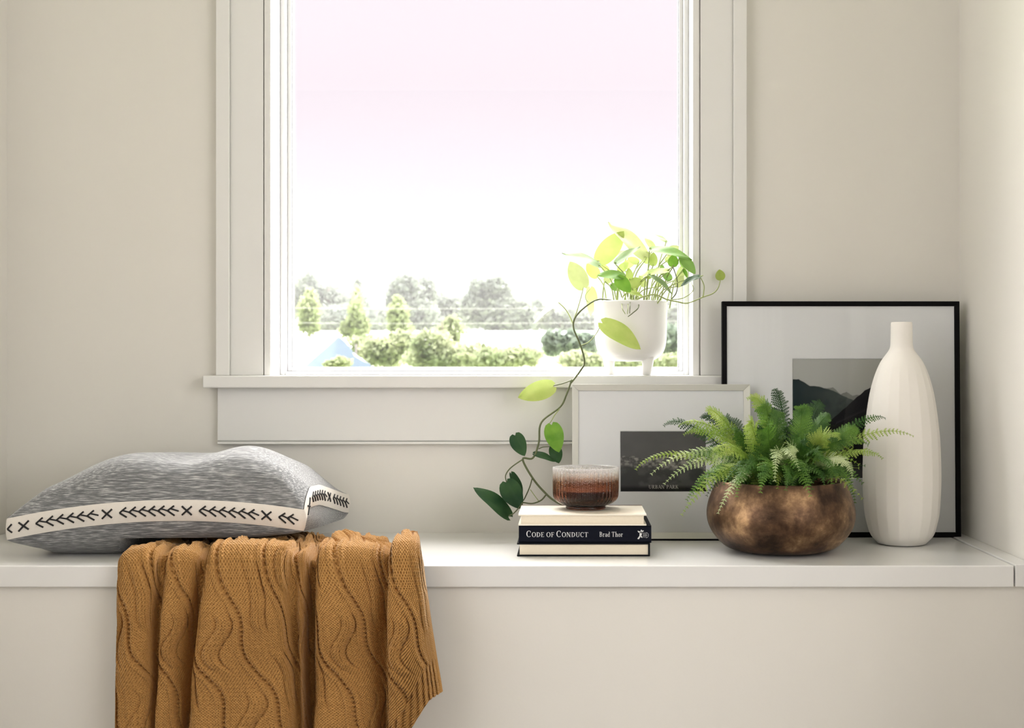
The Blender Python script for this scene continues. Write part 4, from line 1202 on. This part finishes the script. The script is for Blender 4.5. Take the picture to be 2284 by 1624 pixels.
def plant(name, label, cat, group, blobs, n, size, m, seed, trunk=None):
    """blobs given as (px, py, depth, rx_px, ry_px)"""
    bl = []
    for px, py, d, rx, ry in blobs:
        p = P(px, py, d); k = d/F
        bl.append((p.x, p.y, p.z, rx*k, max(rx, ry)*k*.8, ry*k))
    cx = sum(b[0] for b in bl)/len(bl); cy = sum(b[1] for b in bl)/len(bl)
    root = thing(name, (cx, cy, GZ), label, cat, group)
    q, f = crown(bl, n, size, seed)
    obj('crown' if trunk else 'foliage', q, f, m, root)
    ztop = max(b[2] for b in bl)
    w = (trunk or 0.03)
    MB().tube([(cx, cy, GZ), (cx + w*.3, cy, GZ + (ztop-GZ)*.5), (cx, cy, ztop)], [w, w*.8, w*.4], 8).build('trunk' if trunk else 'stem', M_BARK, root)
    return root
G1 = 'hazy trees beyond the white building'
plant('tree', 'hazy broad grey-green tree at the left edge of the window view', 'tree', G1, [(685, 665, 62, 40, 55), (730, 680, 62, 55, 50), (780, 690, 63, 50, 45), (690, 640, 61, 18, 35), (760, 715, 60, 90, 35)], 7680, .13, M_FAR, 1, .25)
plant('tree', 'hazy thin pointed tree behind the second young tree in the window view', 'tree', G1, [(797, 650, 66, 10, 28), (800, 690, 66, 22, 35), (830, 715, 66, 40, 32)], 3120, .13, M_FAR, 2, .12)
plant('tree', 'hazy tall round-topped tree near the middle left of the window view', 'tree', G1, [(905, 650, 60, 38, 40), (950, 655, 61, 25, 38), (885, 665, 60, 25, 35), (920, 705, 60, 60, 45)], 6720, .13, M_FAR, 3, .22)
plant('tree', 'hazy low tree between the two tallest trees in the window view', 'tree', G1, [(985, 690, 64, 30, 40), (1015, 700, 64, 30, 40), (990, 720, 64, 60, 25)], 4080, .13, M_FAR, 4, .18)
plant('tree', 'hazy wide dark tree near the middle of the window view', 'tree', G1, [(1063, 650, 58, 16, 32), (1105, 655, 58, 36, 38), (1060, 690, 58, 35, 40), (1120, 700, 58, 55, 45), (1160, 705, 58, 40, 35)], 8640, .13, M_FAR, 5, .25)
plant('tree', 'hazy loose tree just left of the pothos pot in the window view', 'tree', G1, [(1190, 700, 62, 26, 35), (1225, 710, 62, 30, 30), (1275, 715, 62, 40, 28), (1310, 720, 62, 40, 25)], 3600, .13, M_FAR, 6, .18)
plant('tree', 'hazy tree seen to the right of the pothos pot through the glass', 'tree', G1, [(1480, 710, 60, 40, 45), (1520, 715, 60, 40, 50), (1440, 720, 60, 40, 35)], 4320, .13, M_FAR, 7, .2)
G2 = 'young upright trees in the garden'
plant('young_tree', 'pale green upright young tree, leftmost in the window view', 'tree', G2, [(690, 690, 36, 26, 38), (690, 725, 36, 24, 25), (692, 660, 36, 12, 18)], 1500, .075, M_CON, 8, .05)
plant('young_tree', 'pale green slim young tree rising behind the blue tarp', 'tree', G2, [(795, 700, 33.6, 16, 50), (800, 730, 33.6, 28, 32), (775, 735, 33.6, 20, 22), (797, 660, 33.6, 7, 22)], 1500, .075, M_CON, 9, .05)
plant('young_tree', 'pale green young tree third from the left in the window view', 'tree', G2, [(888, 705, 34.8, 24, 38), (895, 735, 34.8, 28, 30), (885, 675, 34.8, 10, 18)], 1500, .075, M_CON, 10, .05)
G3 = 'leafy bushes outside the window'
plant('bush', 'pale leafy bush beside the blue tarp outside', 'bush', G3, [(855, 785, 27.5, 60, 38), (815, 772, 27.8, 40, 25), (900, 770, 27.2, 45, 35)], 2600, .068, M_BUSH, 11)
plant('bush', 'pale leafy bush with a raised pointed top in the middle of the window view', 'bush', G3, [(1000, 745, 26, 40, 32), (1010, 720, 26, 18, 18), (960, 765, 25.2, 50, 32), (950, 800, 25.4, 55, 24), (1010, 795, 25.2, 60, 35)], 2600, .062, M_BUSH, 12)
plant('bush', 'pale low bush left of the trailing vine outside', 'bush', G3, [(1100, 800, 24, 70, 25), (1160, 795, 24, 50, 25), (1060, 790, 24, 40, 28)], 2000, .062, M_BUSH, 13)
plant('bush', 'pale low bush outside behind the white pot', 'bush', G3, [(1290, 805, 24, 45, 24), (1340, 808, 24, 60, 22), (1440, 808, 24, 60, 22), (1510, 805, 24, 40, 20)], 2200, .062, M_BUSH, 14)
plant('hedge', 'hazy grey-green clipped hedge behind the trailing vine outside', 'hedge', None, [(1235, 765, 27, 28, 30), (1275, 765, 27, 30, 28), (1310, 770, 27, 30, 28), (1500, 765, 27, 30, 40), (1460, 770, 27, 40, 30)], 2600, .08, M_HEDGE, 15)
plant('bush', 'small tuft of weeds in front of the blue tarp outside', 'bush', G3, [(760, 808, 20.6, 26, 12), (735, 813, 20.6, 14, 8)], 500, .05, M_BUSH, 16)
# long white building
bl = thing('building', (0, 44, GZ), 'long low white building behind the garden bushes', 'building')
x0, x1 = PX(560, 44), PX(1700, 44)
MB().box(x0, x1, 44, 50, GZ, PZ(775, 44)).build('wall', M_SIDING, bl)
rf = MB(); za, zr = PZ(775, 44), PZ(737, 46)
rf.add([(x0-.3, 43.6, za), (x1+.3, 43.6, za), (x1+.3, 47, zr), (x0-.3, 47, zr), (x0-.3, 50.4, za), (x1+.3, 50.4, za)], [(0,1,2,3), (3,2,5,4), (0,3,4), (1,5,2)])
rf.build('roof', M_SIDING, bl)
# white shed and blue tarp at the left
sh = thing('shed', (PX(640, 28), 28, GZ), 'low white shed roof at the lower left corner of the window', 'shed')
a, b2, c, d2 = P(540, 765, 29.5), P(745, 752, 29.5), P(700, 825, 27), P(500, 825, 27)
up = Vector((0, 0, .1))
obj('roof', [a, b2, c, d2, a - up, b2 - up, c - up, d2 - up], [(0,3,2,1), (4,5,6,7), (0,1,5,4), (1,2,6,5), (2,3,7,6), (3,0,4,7)], M_SIDING, sh)
MB().box(PX(530, 28), PX(690, 28), 27.3, 29.0, GZ, PZ(829, 27)).build('wall', M_SIDING, sh)
tp = thing('tarp', (PX(752, 23), 23, GZ), 'blue tarpaulin draped in a peak beside the bushes outside', 'tarpaulin')
ridge0, ridge1 = P(755, 751, 22.5), P(745, 757, 25)
n = 12; tv = []; tf = []
for i in range(n + 1):
    for j in range(n + 1):
        t = j/n
        rp_ = ridge0.lerp(ridge1, t)
        s = i/n*2 - 1
        sl = 0.58*abs(s)**.95
        wrk = 0.03*math.sin(9*s + 5*t) * min(1, abs(s)*3)
        tv.append((rp_.x + s*0.62 + wrk, rp_.y - 0.2*abs(s)*(1-t), rp_.z - sl + wrk))
for i in range(n):
    for j in range(n):
        q = i*(n+1)+j; tf.append((q, q+1, q+n+2, q+n+1))
to = obj('sheet', tv, tf, M_TARP, tp, smooth=True)
s2 = to.modifiers.new('thickness', 'SOLIDIFY'); s2.thickness = .006
gv = [tv[i*(n+1)] for i in range(n + 1)]
gb = [(x, y + 0.02, GZ + 0.02) for x, y, z in gv]
gg = obj('gable_sheet', gv + gb, [(i, i+1, n+2+i, n+1+i) for i in range(n)], M_TARP, tp, smooth=True)
for dx, yy, dr in ((-.56, 22.5, .56), (.56, 22.5, .56), (-.6, 24.8, .56), (.52, 24.8, .56), (0, 22.55, .03), (-.07, 24.8, .06)):
    MB().tube([(ridge0.x + dx, yy, GZ), (ridge0.x + dx, yy, ridge0.z - dr - .03)], .02, 6).build('pole', M_BARK, tp)
M_WIRE = mat('wire_grey', (0.5, 0.5, 0.5), 0.6)
for y, nm in ((680, 'upper of two thin overhead wires crossing the hazy trees'), (713, 'lower of two thin overhead wires crossing the hazy trees')):
    A0, A1 = P(300, y + 2, 34), P(1900, y - 6, 34)
    pts = [A0.lerp(A1, t/12) - Vector((0, 0, .12*math.sin(PI*t/12))) for t in range(13)]
    tag(MB().tube(pts, .0035, 6).build('overhead_wire', M_WIRE), nm, 'wire', 'overhead wires')
# morning haze lying over the garden beyond the window
hz = bpy.data.materials.new('garden_haze'); hz.use_nodes = True
hn = hz.node_tree; hn.nodes.remove(hn.nodes['Principled BSDF'])
vsc = hn.nodes.new('ShaderNodeVolumeScatter')
vsc.inputs['Color'].default_value = (1.0, 0.985, 0.99, 1); vsc.inputs['Density'].default_value = 0.0018
hn.links.new(vsc.outputs['Volume'], hn.nodes['Material Output'].inputs['Volume'])
tag(MB().box(-70, 70, 19.0, 75, GZ + 0.01, 4.8).build('haze', hz), 'pale haze hanging over the garden and trees outside', 'haze', kind='stuff')
